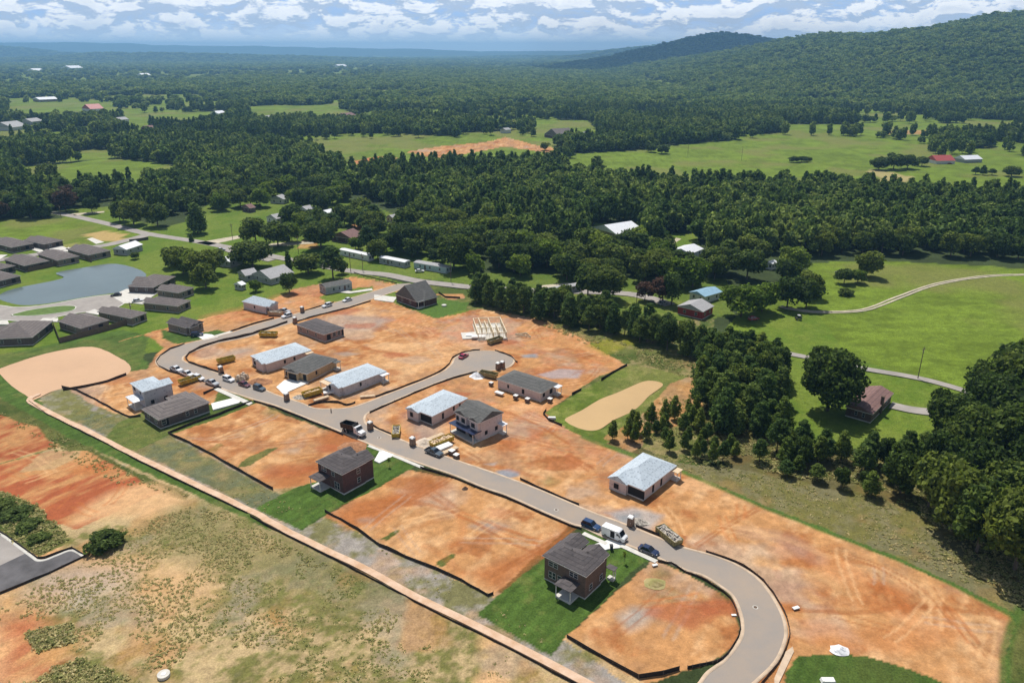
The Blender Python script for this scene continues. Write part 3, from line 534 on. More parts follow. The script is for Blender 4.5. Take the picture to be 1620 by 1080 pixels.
struct(ribbon('road',SUBRD,7.5,.02,M['asphalt_lt'],.25)); struct(ribbon('road',[(355,392),(375,400),(430,412)],5,.03,M['asphalt_lt'],.25))
for off in (-.9,.9):
    pw=smooth(W(FTRACK),k=5); q=[]
    for i,(x,y) in enumerate(pw):
        a=pw[max(i-1,0)];b_=pw[min(i+1,len(pw)-1)];l=math.hypot(b_[0]-a[0],b_[1]-a[1]); q.append((x-(b_[1]-a[1])/l*off,y+(b_[0]-a[0])/l*off))
    struct(ribbon('farm_track',q,1.0,.0,M['track'],.3,sm=False,world=True,wob=.25))
CURB=[(-.35,-.4),(-.35,.03),(-.15,.13),(.15,.12),(.35,.03),(.35,-.4)]
for pts in (ROAD_E+CORN_E[1:]+BR_R[1:]+CORN_W[1:]+ROAD_N[1:],ROAD_S): struct(ribbon('kerb',pts,0,0,M['conc_tan'],prof=CURB,wob=.0))
struct(ribbon('kerb',LSUB[:10],0,0,M['conc'],prof=CURB)); struct(ribbon('kerb',LSUB[10:],0,0,M['conc'],prof=CURB)); struct(ribbon('kerb',DARKRD[:9],0,0,M['conc'],prof=CURB))
struct(slab('traffic_island',smooth(W(ISLE),True,3),.14,mat('island_grass',(.10,.17,.03),.95,.2,.5,.3),world=True)); struct(ribbon('kerb',ISLE+ISLE[:1],0,0,M['conc'],prof=[(-.2,-.4),(-.2,.15),(.2,.15),(.2,-.4)]))
struct(ribbon('clay_swale',SWALE,1.75,-.02,M['swale'],.4,wob=.35))
for pts,c in ((CDRIVE,'asphalt_lt'),): struct(ribbon('driveway',pts,5,.0,M[c],.3))
for pts in ([(580,701),(590,713),(606,714),(619,722),(640,710),(632,706)],): pass
for pts in ([(585,724),(597,709),(612,714),(633,723),(640,717),(652,722),(655,727),(618,717),(600,733),(590,735)],):pass
def drive(pts,z=.05,m='conc_new'): struct(slab('driveway',pts,z,M[m]))
drive([(592,728),(600,714),(608,710.5),(626,718.5),(619,722.5),(600,732)]); struct(slab('sidewalk',[(581,706),(603,714.5),(606,712),(585,703)],.06,M['conc'])); struct(slab('sidewalk',[(619,721),(667,741),(671,738),(624,718.5)],.06,M['conc']))
drive([(936,862),(945,873),(962,868),(981,866),(988,861),(965,851),(958,855)]); struct(slab('sidewalk',[(920,845),(958,862),(962,858),(925,841)],.06,M['conc'])); struct(slab('sidewalk',[(979,864),(1036,890),(1041,886),(985,860)],.07,M['conc']))
drive([(334,638),(337,648),(378,637),(384,631),(378,627)]); struct(slab('sidewalk',[(338,616),(394,641),(400,637),(345,613)],.06,M['conc']))
drive([(310,530),(322,538),(345,533),(335,529),(326,528)]); struct(slab('sidewalk',[(340,534),(368,525),(366,523),(338,531)],.06,M['conc']))
drive([(437,612),(450,601),(466,600),(488,605),(459,618),(449,624)],.05); struct(slab('sidewalk',[(530,461),(552,464),(590,459),(588,456),(556,461),(536,457)],.05,M['conc']))
drive([(592,466),(592,474),(622,478),(628,470)],.05,'conc'); drive([(176,468),(196,480),(228,478),(250,463),(200,457)],.05,'conc'); drive([(196,478),(225,481),(242,477),(235,470)],.06,'conc')
drive([(135,494),(155,498),(160,494),(150,489)],.05,'conc'); drive([(62,508),(92,509),(92,503),(68,503)],.05,'conc'); drive([(-20,506),(12,507),(15,513),(-20,513)],.05,'conc')
drive([(45,393),(62,399),(70,397),(58,391)],.05,'conc'); drive([(70,391),(85,397),(110,394),(90,386)],.05,'conc'); drive([(138,378),(152,386),(165,383),(146,376)],.05,'conc')
drive([(-20,403),(12,403),(0,410),(-20,411)],.05,'conc'); drive([(100,397),(120,400),(125,395),(108,391)],.05,'conc')
for pts in ([(310,384),(380,372),(384,376),(330,388)],[(395,398),(430,385),(497,381),(497,385),(433,390),(405,401)],[(113,338),(165,334),(165,336),(118,341)],[(850,452),(900,447),(905,450),(860,457)],[(1050,386),(1070,376),(1078,378),(1058,390)]): struct(slab('driveway',pts,.0,M['track'],.3))
struct(slab('path',[(1225,1072),(1243,1030),(1254,1022),(1256,1030),(1225,1095)],.05,M['conc_tan']))
for pts,nm in ((PINK,'w_pink'),(TAN,'w_tan'),(BLUE,'w_blue')):
    pw=smooth(W(pts),True,4); cx=sum(p[0] for p in pw)/len(pw); cy=sum(p[1] for p in pw)/len(pw)
    pw=[(x+(x-cx)/math.hypot(x-cx,y-cy)*2.2,y+(y-cy)/math.hypot(x-cx,y-cy)*2.2) for x,y in pw]
    mb=MB(); mb.add([(x,y,-.34) for x,y in pw],[tuple(range(len(pw)))] if sum(pw[i][0]*pw[(i+1)%len(pw)][1]-pw[(i+1)%len(pw)][0]*pw[i][1] for i in range(len(pw)))>0 else [tuple(range(len(pw)))[::-1]])
    struct(mb.build('pond_water',M[nm]))
# ---------------------------------------------------------------- houses
HOUSES=[]
def roofmesh(mb,u0,u1,v0,v1,h,kind,p,oh,th=.16,mi=0):
    u0-=oh;u1+=oh;v0-=oh;v1+=oh; a,b=u1-u0,v1-v0; zt=h+th
    if kind=='flat': return mb.box(u0,u1,v0,v1,h,zt,mi)
    base=[(u0,v0),(u1,v0),(u1,v1),(u0,v1)]
    if kind=='hip':
        if a>=b: r=b/2*p; rd=[(u0+b/2,v0+b/2),(u1-b/2,v0+b/2)]
        else: r=a/2*p; rd=[(u0+a/2,v0+a/2),(u0+a/2,v1-a/2)]
        long=a>=b
        if abs(a-b)<.3: rd=[((u0+u1)/2,(v0+v1)/2)]*2; 
    elif kind=='gu': r=b/2*p; rd=[(u0,(v0+v1)/2),(u1,(v0+v1)/2)]; long=True
    elif kind=='gv': r=a/2*p; rd=[((u0+u1)/2,v0),((u0+u1)/2,v1)]; long=False
    elif kind=='hu': r=b/2*p; rd=[(u0+b/2,(v0+v1)/2),(u1,(v0+v1)/2)]; long=True    # hip at u0, gable at u1
    elif kind=='gh': r=b/2*p; rd=[(u0,(v0+v1)/2),(u1-b/2,(v0+v1)/2)]; long=True    # gable at u0
    elif kind=='hv': r=a/2*p; rd=[((u0+u1)/2,v0+a/2),((u0+u1)/2,v1)]; long=False
    elif kind=='vh': r=a/2*p; rd=[((u0+u1)/2,v0),((u0+u1)/2,v1-a/2)]; long=False
    vs=[(x,y,h) for x,y in base]+[(x,y,zt) for x,y in base]+[(x,y,zt+r) for x,y in rd]
    fs=[(3,2,1,0)]+[(i,(i+1)%4,4+(i+1)%4,4+i) for i in range(4)]
    if long: fs+=[(4,5,9,8),(6,7,8,9),(7,4,8),(5,6,9)]
    else: fs+=[(5,6,9,8),(7,4,8,9),(4,5,8),(6,7,9)]
    mb.add(vs,fs,mi); return r
def gablewall(mb,u0,u1,v0,v1,h,kind,p,oh):
    # triangle infill under gable ends (inset from the roof plane)
    b=(v1-v0)/2; a=(u1-u0)/2; t=.12
    if kind in('gu','hu','gh'):
        r=b*p; cv=(v0+v1)/2
        for side in ((u0,u0+t) if kind!='hu' else None,(u1-t,u1) if kind!='gh' else None):
            if side: mb.add([(side[0],v0,h),(side[0],v1,h),(side[0],cv,h+r),(side[1],v0,h),(side[1],v1,h),(side[1],cv,h+r)],[(0,2,1),(3,4,5),(0,3,5,2),(1,2,5,4),(0,1,4,3)])
    if kind in('gv','hv','vh'):
        r=a*p; cu=(u0+u1)/2
        for side in ((v0,v0+t) if kind!='hv' else None,(v1-t,v1) if kind!='vh' else None):
            if side: mb.add([(u0,side[0],h),(u1,side[0],h),(cu,side[0],h+r),(u0,side[1],h),(u1,side[1],h),(cu,side[1],h+r)],[(0,1,2),(3,5,4),(0,2,5,3),(1,4,5,2),(0,3,4,1)])
def place(side,t,Lu,Lv):
    if side=='F': return Matrix.Translation((t,0,0))                              # face v=0, normal -v
    if side=='L': return Matrix.Translation((0,t,0))@Matrix.Rotation(-math.pi/2,4,'Z') # face u=0, normal -u
    if side=='B': return Matrix.Translation((Lu,t,0))@Matrix.Rotation(math.pi/2,4,'Z')
    if side=='T': return Matrix.Translation((t,Lv,0))@Matrix.Rotation(math.pi,4,'Z')
def window(t,side,pos,z,w,h,Lu,Lv,bare=False,dy=0):
    Mx=place(side,pos,Lu,Lv)@Matrix.Translation((0,-dy,0)); mb=MB()
    if not bare:
        f=.06
        for a in ((-w/2-f,-w/2,z-f,z+h+f),(w/2,w/2+f,z-f,z+h+f),(-w/2,w/2,z-f,z),(-w/2,w/2,z+h,z+h+f),(-w/2,w/2,z+h/2-.03,z+h/2+.03)): mb.box(a[0],a[1],-.07,.05,a[2],a[3],M=Mx)
        if w>1.4: mb.box(-.06,.06,-.069,.05,z,z+h/2-.03,M=Mx); mb.box(-.06,.06,-.069,.05,z+h/2+.03,z+h,M=Mx)
        o=mb.build('window',M['frame'],t); MB().box(-w/2,w/2,-.03,.04,z,z+h,M=Mx).build('pane',M['glass'],o)
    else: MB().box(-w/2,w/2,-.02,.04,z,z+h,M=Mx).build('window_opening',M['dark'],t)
def house(label,Fp,Lp,Rp,he,roof,pitch,wm,rm,wings=(),feats=(),oh=.4,name='house',cat='house',group=None,base=False,main=None,trim='trim',rlen=None,auto=True,fit=None):
    F=Vector(P(*Fp,he if not base else 0)); Lx=Vector(P(*Lp,he if not base else 0)); Rx=Vector(P(*Rp,he if not base else 0))
    du=Rx-F; dv=Lx-F; lu,lv=du.length,dv.length
    a1=math.atan2(du.y,du.x); a2=math.atan2(dv.y,dv.x)-math.pi/2
    while a2-a1>math.pi: a2-=2*math.pi
    while a2-a1<-math.pi: a2+=2*math.pi
    k=lu/(lu+lv); a=a1*k+a2*(1-k)
    if rlen: lv=rlen
    e=0 if base else oh; Lu,Lv=lu-2*e,lv-2*e
    o=F+Vector((math.cos(a)-math.sin(a),math.sin(a)+math.cos(a)))*e
    t=thing(name,label,cat,o.x,o.y,a,group); t['Lu']=Lu; t['Lv']=Lv
    rects=[(main or (0,1,0,1))+(he,roof)]+list(wings)
    wb=MB(); rb=MB(); fb=MB(); sb=MB()
    for i,(a0,a1_,b0,b1,h,k) in enumerate(rects):
        e_=.003*i; u0,u1,v0,v1=a0*Lu+e_,a1_*Lu-e_,b0*Lv+e_,b1*Lv-e_
        ph=pitch*(1 if i==0 else 1.02)
        wb.box(u0,u1,v0,v1,-.5,h-.002*i); gablewall(wb,u0,u1,v0,v1,h,k,ph*.93,oh)
        roofmesh(rb,u0,u1,v0,v1,h-.003*i,k,ph,oh); q=oh+.03; 
        for c in ((u0-q,u0-oh+.004,v0-q,v1+q),(u1+oh-.004,u1+q,v0-q,v1+q),(u0-oh+.004,u1+oh-.004,v0-q,v0-oh+.004),(u0-oh+.004,u1+oh-.004,v1+oh-.004,v1+q)): fb.box(*c,h-.04-.003*i,h+.12-.003*i)
        sb.box(u0-.03,u1+.03,v0-.03,v1+.03,-.7,.03+.002*i)
    wb.build('wall',M[wm],t); rb.build('roof',M[rm],t); fb.build('fascia',M[trim],t); sb.build('foundation_slab',M['conc'],t)
    for f in feats:
        k=f[0]
        if k=='w': window(t,f[1],f[2]*(Lu if f[1] in 'FT' else Lv),f[3],f[4],f[5],Lu,Lv,dy=f[6] if len(f)>6 else 0)
        elif k=='o': window(t,f[1],f[2]*(Lu if f[1] in 'FT' else Lv),f[3],f[4],f[5],Lu,Lv,True,dy=f[6] if len(f)>6 else 0)
        elif k=='g':
            Mx=place(f[1],f[2]*(Lu if f[1] in 'FT' else Lv),Lu,Lv)@Matrix.Translation((0,-(f[4] if len(f)>4 else 0),0)); mb=MB(); w=f[3]
            for i in range(4): mb.box(-w/2,w/2,-.05-.01*(i%2),.03,.12+i*.53,.12+i*.53+.52,M=Mx)
            mb.build('garage_door',M['garage'],t)
        elif k=='d':
            Mx=place(f[1],f[2]*(Lu if f[1] in 'FT' else Lv),Lu,Lv)@Matrix.Translation((0,-(f[3] if len(f)>3 else 0),0)); d=MB().box(-.48,.48,-.05,.03,.13,2.2,M=Mx).build('door',M['door'],t); MB().box(.34,.42,-.12,-.05,1.05,1.13,M=Mx).build('handle',M['metal'],d)
        elif k=='porch': # side,pos0,pos1,depth,h,roofkind,posts
            _,side,p0,p1,dep,h,kd=f[:7]; Ls=(Lu if side in 'FT' else Lv); w=(p1-p0)*Ls; Mx=place(side,p0*Ls,Lu,Lv)
            sgn=1 if side in 'FB' else -1
            def X0(a,b): return (a,b) if sgn>0 else (-b,-a)
            if side in 'L': x0,x1=-w,0
            elif side=='T': x0,x1=-w,0
            else: x0,x1=0,w
            mb=MB(); roofmesh(mb,x0,x1,-dep,-.0,h,kd,.35,.25,.12); mb.v=[tuple(Mx@Vector(p)) for p in mb.v]; mb.build('porch_roof',M[rm if len(f)<8 else f[7]],t)
            for px_ in (x0+.1,x1-.1): MB().box(px_-.08,px_+.08,-dep+.02,-dep+.18,-.3,h,M=Mx).build('post',M[trim],t)
            MB().box(x0,x1,-dep,-.1,-.5,.16,M=Mx).build('patio_slab',M['conc'],t)
        elif k=='dormer': # u0,u1,v0,v1,h,kind : cross gable on the roof
            pass
        elif k=='vent':
            MB().cyl((f[1]*Lu,f[2]*Lv,f[3]),(f[1]*Lu,f[2]*Lv,f[3]+.5),.09,n=6).build('vent_pipe',M['black'],t)
        elif k=='chim':
            c=f[1]*Lu,f[2]*Lv; MB().box(c[0]-.5,c[0]+.5,c[1]-.4,c[1]+.4,0,f[3]).box(c[0]-.58,c[0]+.58,c[1]-.48,c[1]+.48,f[3],f[3]+.12).build('chimney',M[wm],t)
    if auto:
        have=[f[1] for f in feats if f[0] in 'wogd']
        for sd in 'FLTB':
            if sd not in have:
                for q in (.25,.72): window(t,sd,q*(Lu if sd in 'FT' else Lv),1.0,1.1,1.3,Lu,Lv,wm.startswith('wrap'))
    ca,sa=math.cos(a),math.sin(a); HOUSES.append([(o.x+x*ca-y*sa,o.y+x*sa+y*ca) for x,y in ((-1,-1),(Lu+1,-1),(Lu+1,Lv+1),(-1,Lv+1))])
    return t
SUB='new brick houses of the subdivision'; BLD='houses under construction'
w2=[('w','L',.12,3.6,1.5,1.4),('w','L',.12,.8,1.5,1.9),('w','L',.55,3.6,1.8,1.3),('w','L',.72,3.6,1.0,1.3),('w','L',.68,.9,1.0,1.4)]
house('two storey brown brick house with dark roof on the green lawn beside the white van',(927.5,913),(854,882),(971,880.5),5.7,'hip',.52,'brick_brown','roof_dark',main=(0,.72,0,1),
  wings=[(.5,1.0,.02,.46,5.7,'hu'),(.5,1.12,.58,.98,5.7,'hu')],feats=[('w','L',.78,3.9,2.2,1.1),('w','L',.80,.9,1.7,1.6),('w','L',.28,3.9,2.0,1.1),('w','L',.60,.9,1.3,1.5),('porch','L',.14,.50,3.2,2.9,'hip'),('porch','F',1.0,1.13,1.6,2.6,'flat'),('vent',.3,.5,8),('vent',.55,.25,7.2),('w','T',.5,3.6,1.5,1.3),('g','B',.78,4.8,1.0),('w','B',.2,3.6,1.4,1.4),('d','B',.4)],group=SUB)
house('two storey maroon brick house with dark roof and lawn beside the black dump truck',(541,751.6),(495.8,731.7),(596,725.6),5.7,'hip',.52,'brick_red','roof_dark',main=(0,.7,0,1),
  wings=[(.5,1.0,.02,.5,5.7,'hu'),(.45,.85,.52,.98,5.7,'hu')],feats=[('w','L',.75,3.8,1.7,1.2),('w','L',.38,3.8,1.2,1.1),('w','L',.25,.5,1.9,1.9),('porch','L',.55,.95,3.2,2.9,'hip'),('w','F',.5,3.6,1.0,1.4),('w','F',.5,1.0,1.0,1.4),('vent',.4,.5,7.5),('vent',.7,.25,7),('d','L',.5),('g','B',.3,4.8)],group=SUB)
house('long low dark brick house with white driveway in front of the grey wrapped tall house',(250.6,665),(217.6,649.4),(335.5,638.4),2.9,'hip',.32,'brick_dark','roof_brown',wings=[(.55,.93,.5,1.22,2.9,'hip')],
  feats=[('w','F',.08,.9,1.3,1.5),('o','F',.12,.3,1.6,2.2),('w','F',.55,1.0,.9,1.4),('w','F',.72,1.0,.9,1.4),('w','L',.25,.9,1.6,1.5),('w','L',.7,.9,1.2,1.4),('vent',.5,.4,3.9),('g','B',.25,4.8)],group=SUB)
house('small tan brick house with grey hip roof and navy car at its garage',(294,519),(259,512),(325,510),2.9,'hv',.5,'brick_tan','roof_dark',main=(0,.62,0,1),wings=[(.1,.55,-.12,.5,2.9,'gv'),(.6,1.0,-.02,.9,2.9,'gv')],feats=[('g','F',.32,3.6,.9),('w','F',.82,.8,1.3,1.5,.2),('w','L',.4,.9,1,1.2)],group=SUB)
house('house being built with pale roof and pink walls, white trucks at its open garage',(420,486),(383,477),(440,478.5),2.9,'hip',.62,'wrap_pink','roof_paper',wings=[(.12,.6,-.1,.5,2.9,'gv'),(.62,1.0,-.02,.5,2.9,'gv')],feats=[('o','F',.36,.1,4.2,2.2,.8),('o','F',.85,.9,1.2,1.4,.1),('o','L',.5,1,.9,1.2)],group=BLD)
house('long white walled single storey house standing across the clay lot by the subdivision entrance',(514.5,455.5),(510,450),(555,446),3.0,'gu',.25,'siding_gray','roof_gray',feats=[('w','F',.3,.9,1,1.3),('w','F',.52,.9,1,1.3),('w','F',.86,.9,1,1.3),('d','F',.72)],oh=.2,group=SUB,rlen=7)
house('long pink brick house with dark hip roof nearest the street on the wide clay field',(512.5,530),(464,514.5),(548,520),2.9,'hip',.28,'brick_pink','roof_dark',feats=[('o','F',.22,.2,1.8,2.2),('w','F',.5,.9,1.4,1.5),('w','F',.75,.9,1.4,1.5),('w','L',.3,.9,1,1.3),('w','L',.6,.9,1,1.3),('w','L',.85,.9,1,1.3),('o','F',.94,.2,.9,2.2)],group=SUB)
house('steep gabled grey roofed house with dark maroon brick end wall on bright green lawn',(657.9,477.4),(622.7,466.3),(692.6,468.6),2.9,'gu',.75,'brick_red','roof_gray',wings=[(.55,.95,.45,1.12,2.9,'gv'),(.35,.95,-.1,.5,2.9,'hip')],feats=[('w','L',.3,.9,1.1,1.4),('w','L',.7,.9,1.1,1.4),('o','F',.12,.2,1.5,2.2),('porch','F',0,.3,1.6,2.7,'flat'),('w','F',.7,.9,1.6,1.5,1.0)],group=SUB)
house('house being built with pale blue roof paper beside the grey roofed house with white driveway',(421,576.5),(392.4,564),(495,555),2.9,'hip',.34,'wrap_pink','roof_paper',wings=[(-.06,.3,.1,.55,2.9,'gu')],feats=[('o','L',.33,.5,1.3,1.8,.9),('o','L',.78,.1,2.6,2.2),('o','F',.4,1,.8,1.3),('o','F',.62,1,.8,1.3),('porch','F',.86,1.0,1.8,2.6,'flat','lumber')],group=BLD)
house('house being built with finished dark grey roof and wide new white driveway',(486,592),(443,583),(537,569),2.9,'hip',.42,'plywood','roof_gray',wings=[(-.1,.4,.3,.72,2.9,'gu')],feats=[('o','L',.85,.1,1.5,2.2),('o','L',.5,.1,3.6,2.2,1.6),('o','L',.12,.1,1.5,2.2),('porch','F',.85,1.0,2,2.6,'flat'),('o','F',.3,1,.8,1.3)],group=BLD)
house('house being built with pale blue roof paper at the corner of the side street',(542.4,613.5),(512,599.6),(612,587.6),2.9,'hip',.34,'wrap_gray','roof_paper',wings=[(-.08,.3,.05,.5,2.9,'gu')],feats=[('o','L',.28,.7,1.4,1.5,1.2),('o','L',.78,.1,3,2.2),('porch','L',.55,1.0,2.2,2.7,'flat','lumber'),('o','F',.4,1,.8,1.3),('porch','F',.85,1.0,2,2.6,'flat','roof_white')],group=BLD)
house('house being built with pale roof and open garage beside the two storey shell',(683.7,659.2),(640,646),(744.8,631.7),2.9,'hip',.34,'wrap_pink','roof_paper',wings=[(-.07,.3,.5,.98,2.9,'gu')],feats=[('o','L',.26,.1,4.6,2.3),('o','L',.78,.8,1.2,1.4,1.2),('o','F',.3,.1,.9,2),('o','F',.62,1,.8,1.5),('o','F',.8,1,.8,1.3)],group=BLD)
house('two storey wrapped house shell with dark grey roof and blue porch membrane',(760,668.9),(721,649),(796.7,652.2),5.8,'gv',.42,'wrap_pink','roof_gray',wings=[(-.1,.3,.02,.36,5.8,'gu'),(-.1,.4,.52,.97,5.8,'gu')],
  feats=[('o','L',.22,3.5,1.5,1.4,.95),('o','L',.64,3.5,1.5,1.4,.95),('o','L',.88,3.5,1.0,1.4,.95),('o','L',.74,.1,4.0,2.3,.95),('o','L',.28,.2,2.2,2.1,.95),('porch','L',.0,1.0,3.0,2.8,'flat','p_navy'),('porch','F',.8,1.0,2.0,2.8,'flat','roof_white')],group=BLD)
house('house being built with grey shingle roof and pale wrapped walls behind the tan pond',(855.7,622.6),(784.4,600),(884,607),2.9,'hip',.36,'wrap_pink','roof_gray',wings=[(.5,.9,.35,.95,2.9,'hip')],feats=[('o','L',.4,.6,1,1.6),('o','L',.75,.9,.8,1.2),('o','F',.2,.9,1.3,1.3),('o','F',.65,.6,1.6,1.6),('porch','F',.75,1.0,2.0,2.7,'flat','roof_white')],group=BLD)
house('house being built with pale hipped roof standing alone near the street bend',(1019.4,776.7),(961,755.6),(1075.6,738.3),2.9,'hip',.5,'wrap_pink','roof_paper',wings=[(-.05,.35,.48,1.0,2.9,'gu')],feats=[('o','L',.22,.1,4.8,2.3),('o','L',.78,.6,1.4,1.4,.9),('o','F',.3,.1,1.0,2.1),('o','F',.56,.1,.9,2.1),('porch','F',.86,1.0,2.0,2.5,'flat','lumber')],group=BLD)
house('tall two storey grey wrapped house with pale roof paper by the pink muddy pond',(225.4,621),(199.4,608),(276.5,608),5.8,'hip',.42,'wrap_gray','roof_paper',main=(0,.75,0,1),wings=[(.5,1.0,.02,.5,5.8,'hu')],feats=[('o','L',.8,3.9,1.6,1.2),('o','L',.3,3.9,.8,1.2),('o','L',.75,.9,1.4,1.5),('porch','L',.1,.75,3.0,2.8,'hip','roof_white'),('o','B',.5,3.8,1,1.3)],group=BLD)
house('brown roofed brick ranch house with chimney under the big oak on the right',(1380.7,656),(1337,643),(1413,622),2.8,'gu',.35,'brick_brown','roof_old_brown',feats=[('w','L',.3,1,.7,1.3),('w','L',.6,1,.7,1.3),('d','L',.82),('chim',.45,-.02,5.6),('w','F',.75,1,1.2,1.2)])
OLDH=[('white and grey metal roofed outbuilding at the end of the pond lane',(200,395.5),(186,391.5),(217,386.5),2.9,'gu',.4,'siding_gray','roof_white'),
 ('grey roofed cottage left of its larger twin behind the clay lots',(388,437),(379,430),(407,432),2.6,'gu',.4,'siding_gray','roof_light_gray'),
 ('grey roofed house with small lean-to behind the clay lots',(428,442),(407.5,431.5),(457,430),2.7,'gu',.4,'siding_gray','roof_light_gray'),
 ('white roofed building tucked behind the dark round oak',(364,415),(349,409),(377,407),2.8,'gu',.3,'siding_gray','roof_white'),
 ('house with shallow pale blue roof and red lean-to among the right hand trees',(1115,470),(1092.5,461.5),(1140,461),3.0,'gu',.3,'siding_white','roof_blue'),
 ('deep red barn like house with grey roof behind the pines',(1112,494),(1072,484),(1128,484),3.2,'gu',.35,'red_paint','roof_light_gray'),
 ('white roofed rambling house deep in the central wood',(975,371),(952,358),(1004,361),3.2,'gu',.3,'brick_tan','roof_white'),
 ('pale roofed house beside the lawn in the central wood',(1093,402),(1070,394),(1100,392),3,'gu',.3,'siding_white','roof_white'),
 ('low farmhouse with bright red roof beyond the big field',(1482,255),(1480,251.5),(1499,252.5),3.0,'gu',.5,'siding_white','roof_red'),
 ('white shed to the right of the red roofed farmhouse',(1527,253),(1524,250),(1540,250),3.2,'gu',.4,'siding_gray','roof_white'),
 ('dark roofed farmhouse at the far road beside the orange clearing',(884,216),(872,212),(902,213),3.6,'gu',.5,'brick_red','roof_brown'),
 ('grey roofed far house right of the dark roofed one',(925,215),(912,213),(938,213.5),3.4,'gu',.4,'siding_gray','roof_light_gray'),
 ('pale house with small grey roof behind the middle trees on the left',(449,316),(428,314),(455,313),3.2,'gu',.4,'siding_white','roof_light_gray'),
 ('grey hipped house right of the pale one in the middle trees',(486,333),(472,330),(497,330),3.2,'gu',.4,'siding_gray','roof_light_gray'),
 ('maroon roofed low house behind the mobile homes',(556,378),(528,372),(570,371),3.0,'gu',.4,'brick_red','roof_old_brown'),
 ('long white roofed school building on the far left meadow',(62,158),(60,156.5),(88,156.5),5,'gu',.2,'brick_tan','roof_white'),
 ('rust red roofed barn beside the far meadow',(143,173),(140,171),(158,171.5),4.5,'gu',.4,'siding_white','roof_red'),
 ('small white roofed house on the track in the left middle wood',(222,290),(214,289),(229,289),3.2,'gu',.4,'siding_white','roof_white'),
 ('brown house on the mown slope above the left wood',(233,203),(226,202),(243,201.5),4,'gu',.4,'brick_red','roof_old_brown'),
 ('light roofed house group at the far left edge',(18,202),(0,200),(30,199),4.5,'gu',.4,'siding_white','roof_light_gray'),
 ('pale far house on the middle left meadow',(345,180),(338,179),(352,178.6),4,'gu',.4,'siding_white','roof_white'),
 ('second pale house on the middle left meadow, larger with grey roof',(425,188),(413,187),(440,186),4.5,'gu',.4,'siding_white','roof_light_gray'),
 ('far brown roofed house on the meadow above the orange clearing',(548,184),(535,183),(560,182),4.5,'gu',.4,'siding_gray','roof_old_brown'),
 ('far left grey roofed house, first of the old street by the meadow',(50,193),(38,192),(62,191),4.5,'gu',.4,'siding_gray','roof_light_gray'),
 ('small grey shed standing on grass in front of the twin grey cottages',(382,452),(374,448),(385,449),2.2,'gu',.4,'siding_gray','roof_white')]
OLDH+=[('small grey roofed house first behind the old road lawns',(437,347),(424,343),(447,344),3,'gu',.4,'siding_white','roof_light_gray'),('brown roofed house second behind the old road lawns',(395,330),(383,327),(404,328),3,'gu',.4,'brick_red','roof_old_brown'),
 ('white roofed long shed among the trees above the maroon roofed house',(520,338),(505,335),(530,335),3,'gu',.3,'siding_gray','roof_white'),('pale roofed house in the central wood left of the mobile homes',(622,346),(610,343),(632,344),3,'gu',.4,'siding_white','roof_light_gray'),
 ('white roofed cottage at the right edge of the central wood',(1222,418),(1210,415),(1230,415),3,'gu',.4,'siding_white','roof_white'),('grey roofed shed near the projecting round tree',(1328,432),(1320,430),(1337,430),2.6,'gu',.4,'siding_white','roof_light_gray'),
 ('far pale house left of the orange clearing road',(800,206),(792,205),(808,205),4.5,'gu',.4,'siding_white','roof_light_gray'),('far white farm building on the left horizon plain',(112,108),(108,107.6),(122,107.5),10,'gu',.3,'siding_white','roof_white'),
 ('second far white building on the left horizon plain, smaller',(55,112),(52,111.6),(62,111.6),9,'gu',.3,'siding_white','roof_white'),('far white shed on the plain left of centre',(225,119),(221,118.6),(236,118.6),9,'gu',.3,'siding_white','roof_white'),
 ('far white roofed barn on the plain in the centre',(536,105),(532,104.7),(545,104.7),11,'gu',.3,'siding_white','roof_white'),('grey roofed house right of the far school meadow barn',(190,190),(183,189),(200,188.6),4.5,'gu',.4,'siding_white','roof_light_gray'),
 ('brick house among trees right of the middle left meadow',(300,194),(292,193),(312,192.6),4.5,'gu',.4,'brick_red','roof_light_gray'),('far pale barn below the dark rounded hill',(1010,179),(1004,178.4),(1020,178.2),5,'gu',.4,'siding_white','roof_white')]
for a in OLDH: house(a[0],*a[1:],auto=a[3][1]>300,group='older houses outside the subdivision',cat='house' if 'barn' not in a[0] and 'shed' not in a[0] else 'outbuilding')
for lb,F_,L_,R_ in (('brown roofed house at the left edge, first of the back row beyond the pond',(18,392),(-16,383),(54,385)),('grey brown hip roofed house, second of the back row beyond the pond',(69.4,386.7),(43,379),(96,379.6)),
 ('hip roofed house fenced behind, third along the pond bank from the lane end',(38,421),(12,409.5),(75,412)),('hip roofed house, second along the pond bank from the lane end',(90.7,412.5),(64,401),(123,404.8)),('hip roofed house nearest the lane end above the pond',(139.8,404),(113,393),(171,395.6)),
 ('hip roofed house cut by the left edge beside the pond bank',(-6,446),(-45,434),(30.5,436)),('partly hidden hip roofed house at the left edge behind another',(-2,427),(-30,420),(22,420)),
 ('large brown house facing the white driveways at the pond end',(243,455),(200,453.5),(279.6,437.5)),('brown hip roofed house second from the pond behind the turning circle',(282,464),(241,460),(312,456)),
 ('wide brown hip roofed house on the lawn with a white car beside it',(281,485),(223,480),(305,475.5)),('brown hip roofed house left of the wide one with black bin',(207.5,504),(155,493),(232,494.5)),
 ('brown hip roofed house enclosed by a dark fence',(127.5,520),(92,507.5),(172.5,506)),('brown hip roofed house cut by the left edge below the loop road',(51,534),(-12,532),(68,509)),):
    house(lb,F_,L_,R_,2.9,'hip',.42,'brick_tan' if rnd.random()<.5 else 'brick_dark','roof_brown',feats=[('w','F',.3,.9,1.1,1.3),('o','F',.7,.4,1.8,1.9),('w','L',.3,.9,1,1.3),('w','L',.7,.9,1,1.3)],group=SUB,wings=[(.3,.75,.45,1.1,2.9,'gv')])
MHG='mobile homes along the old road'
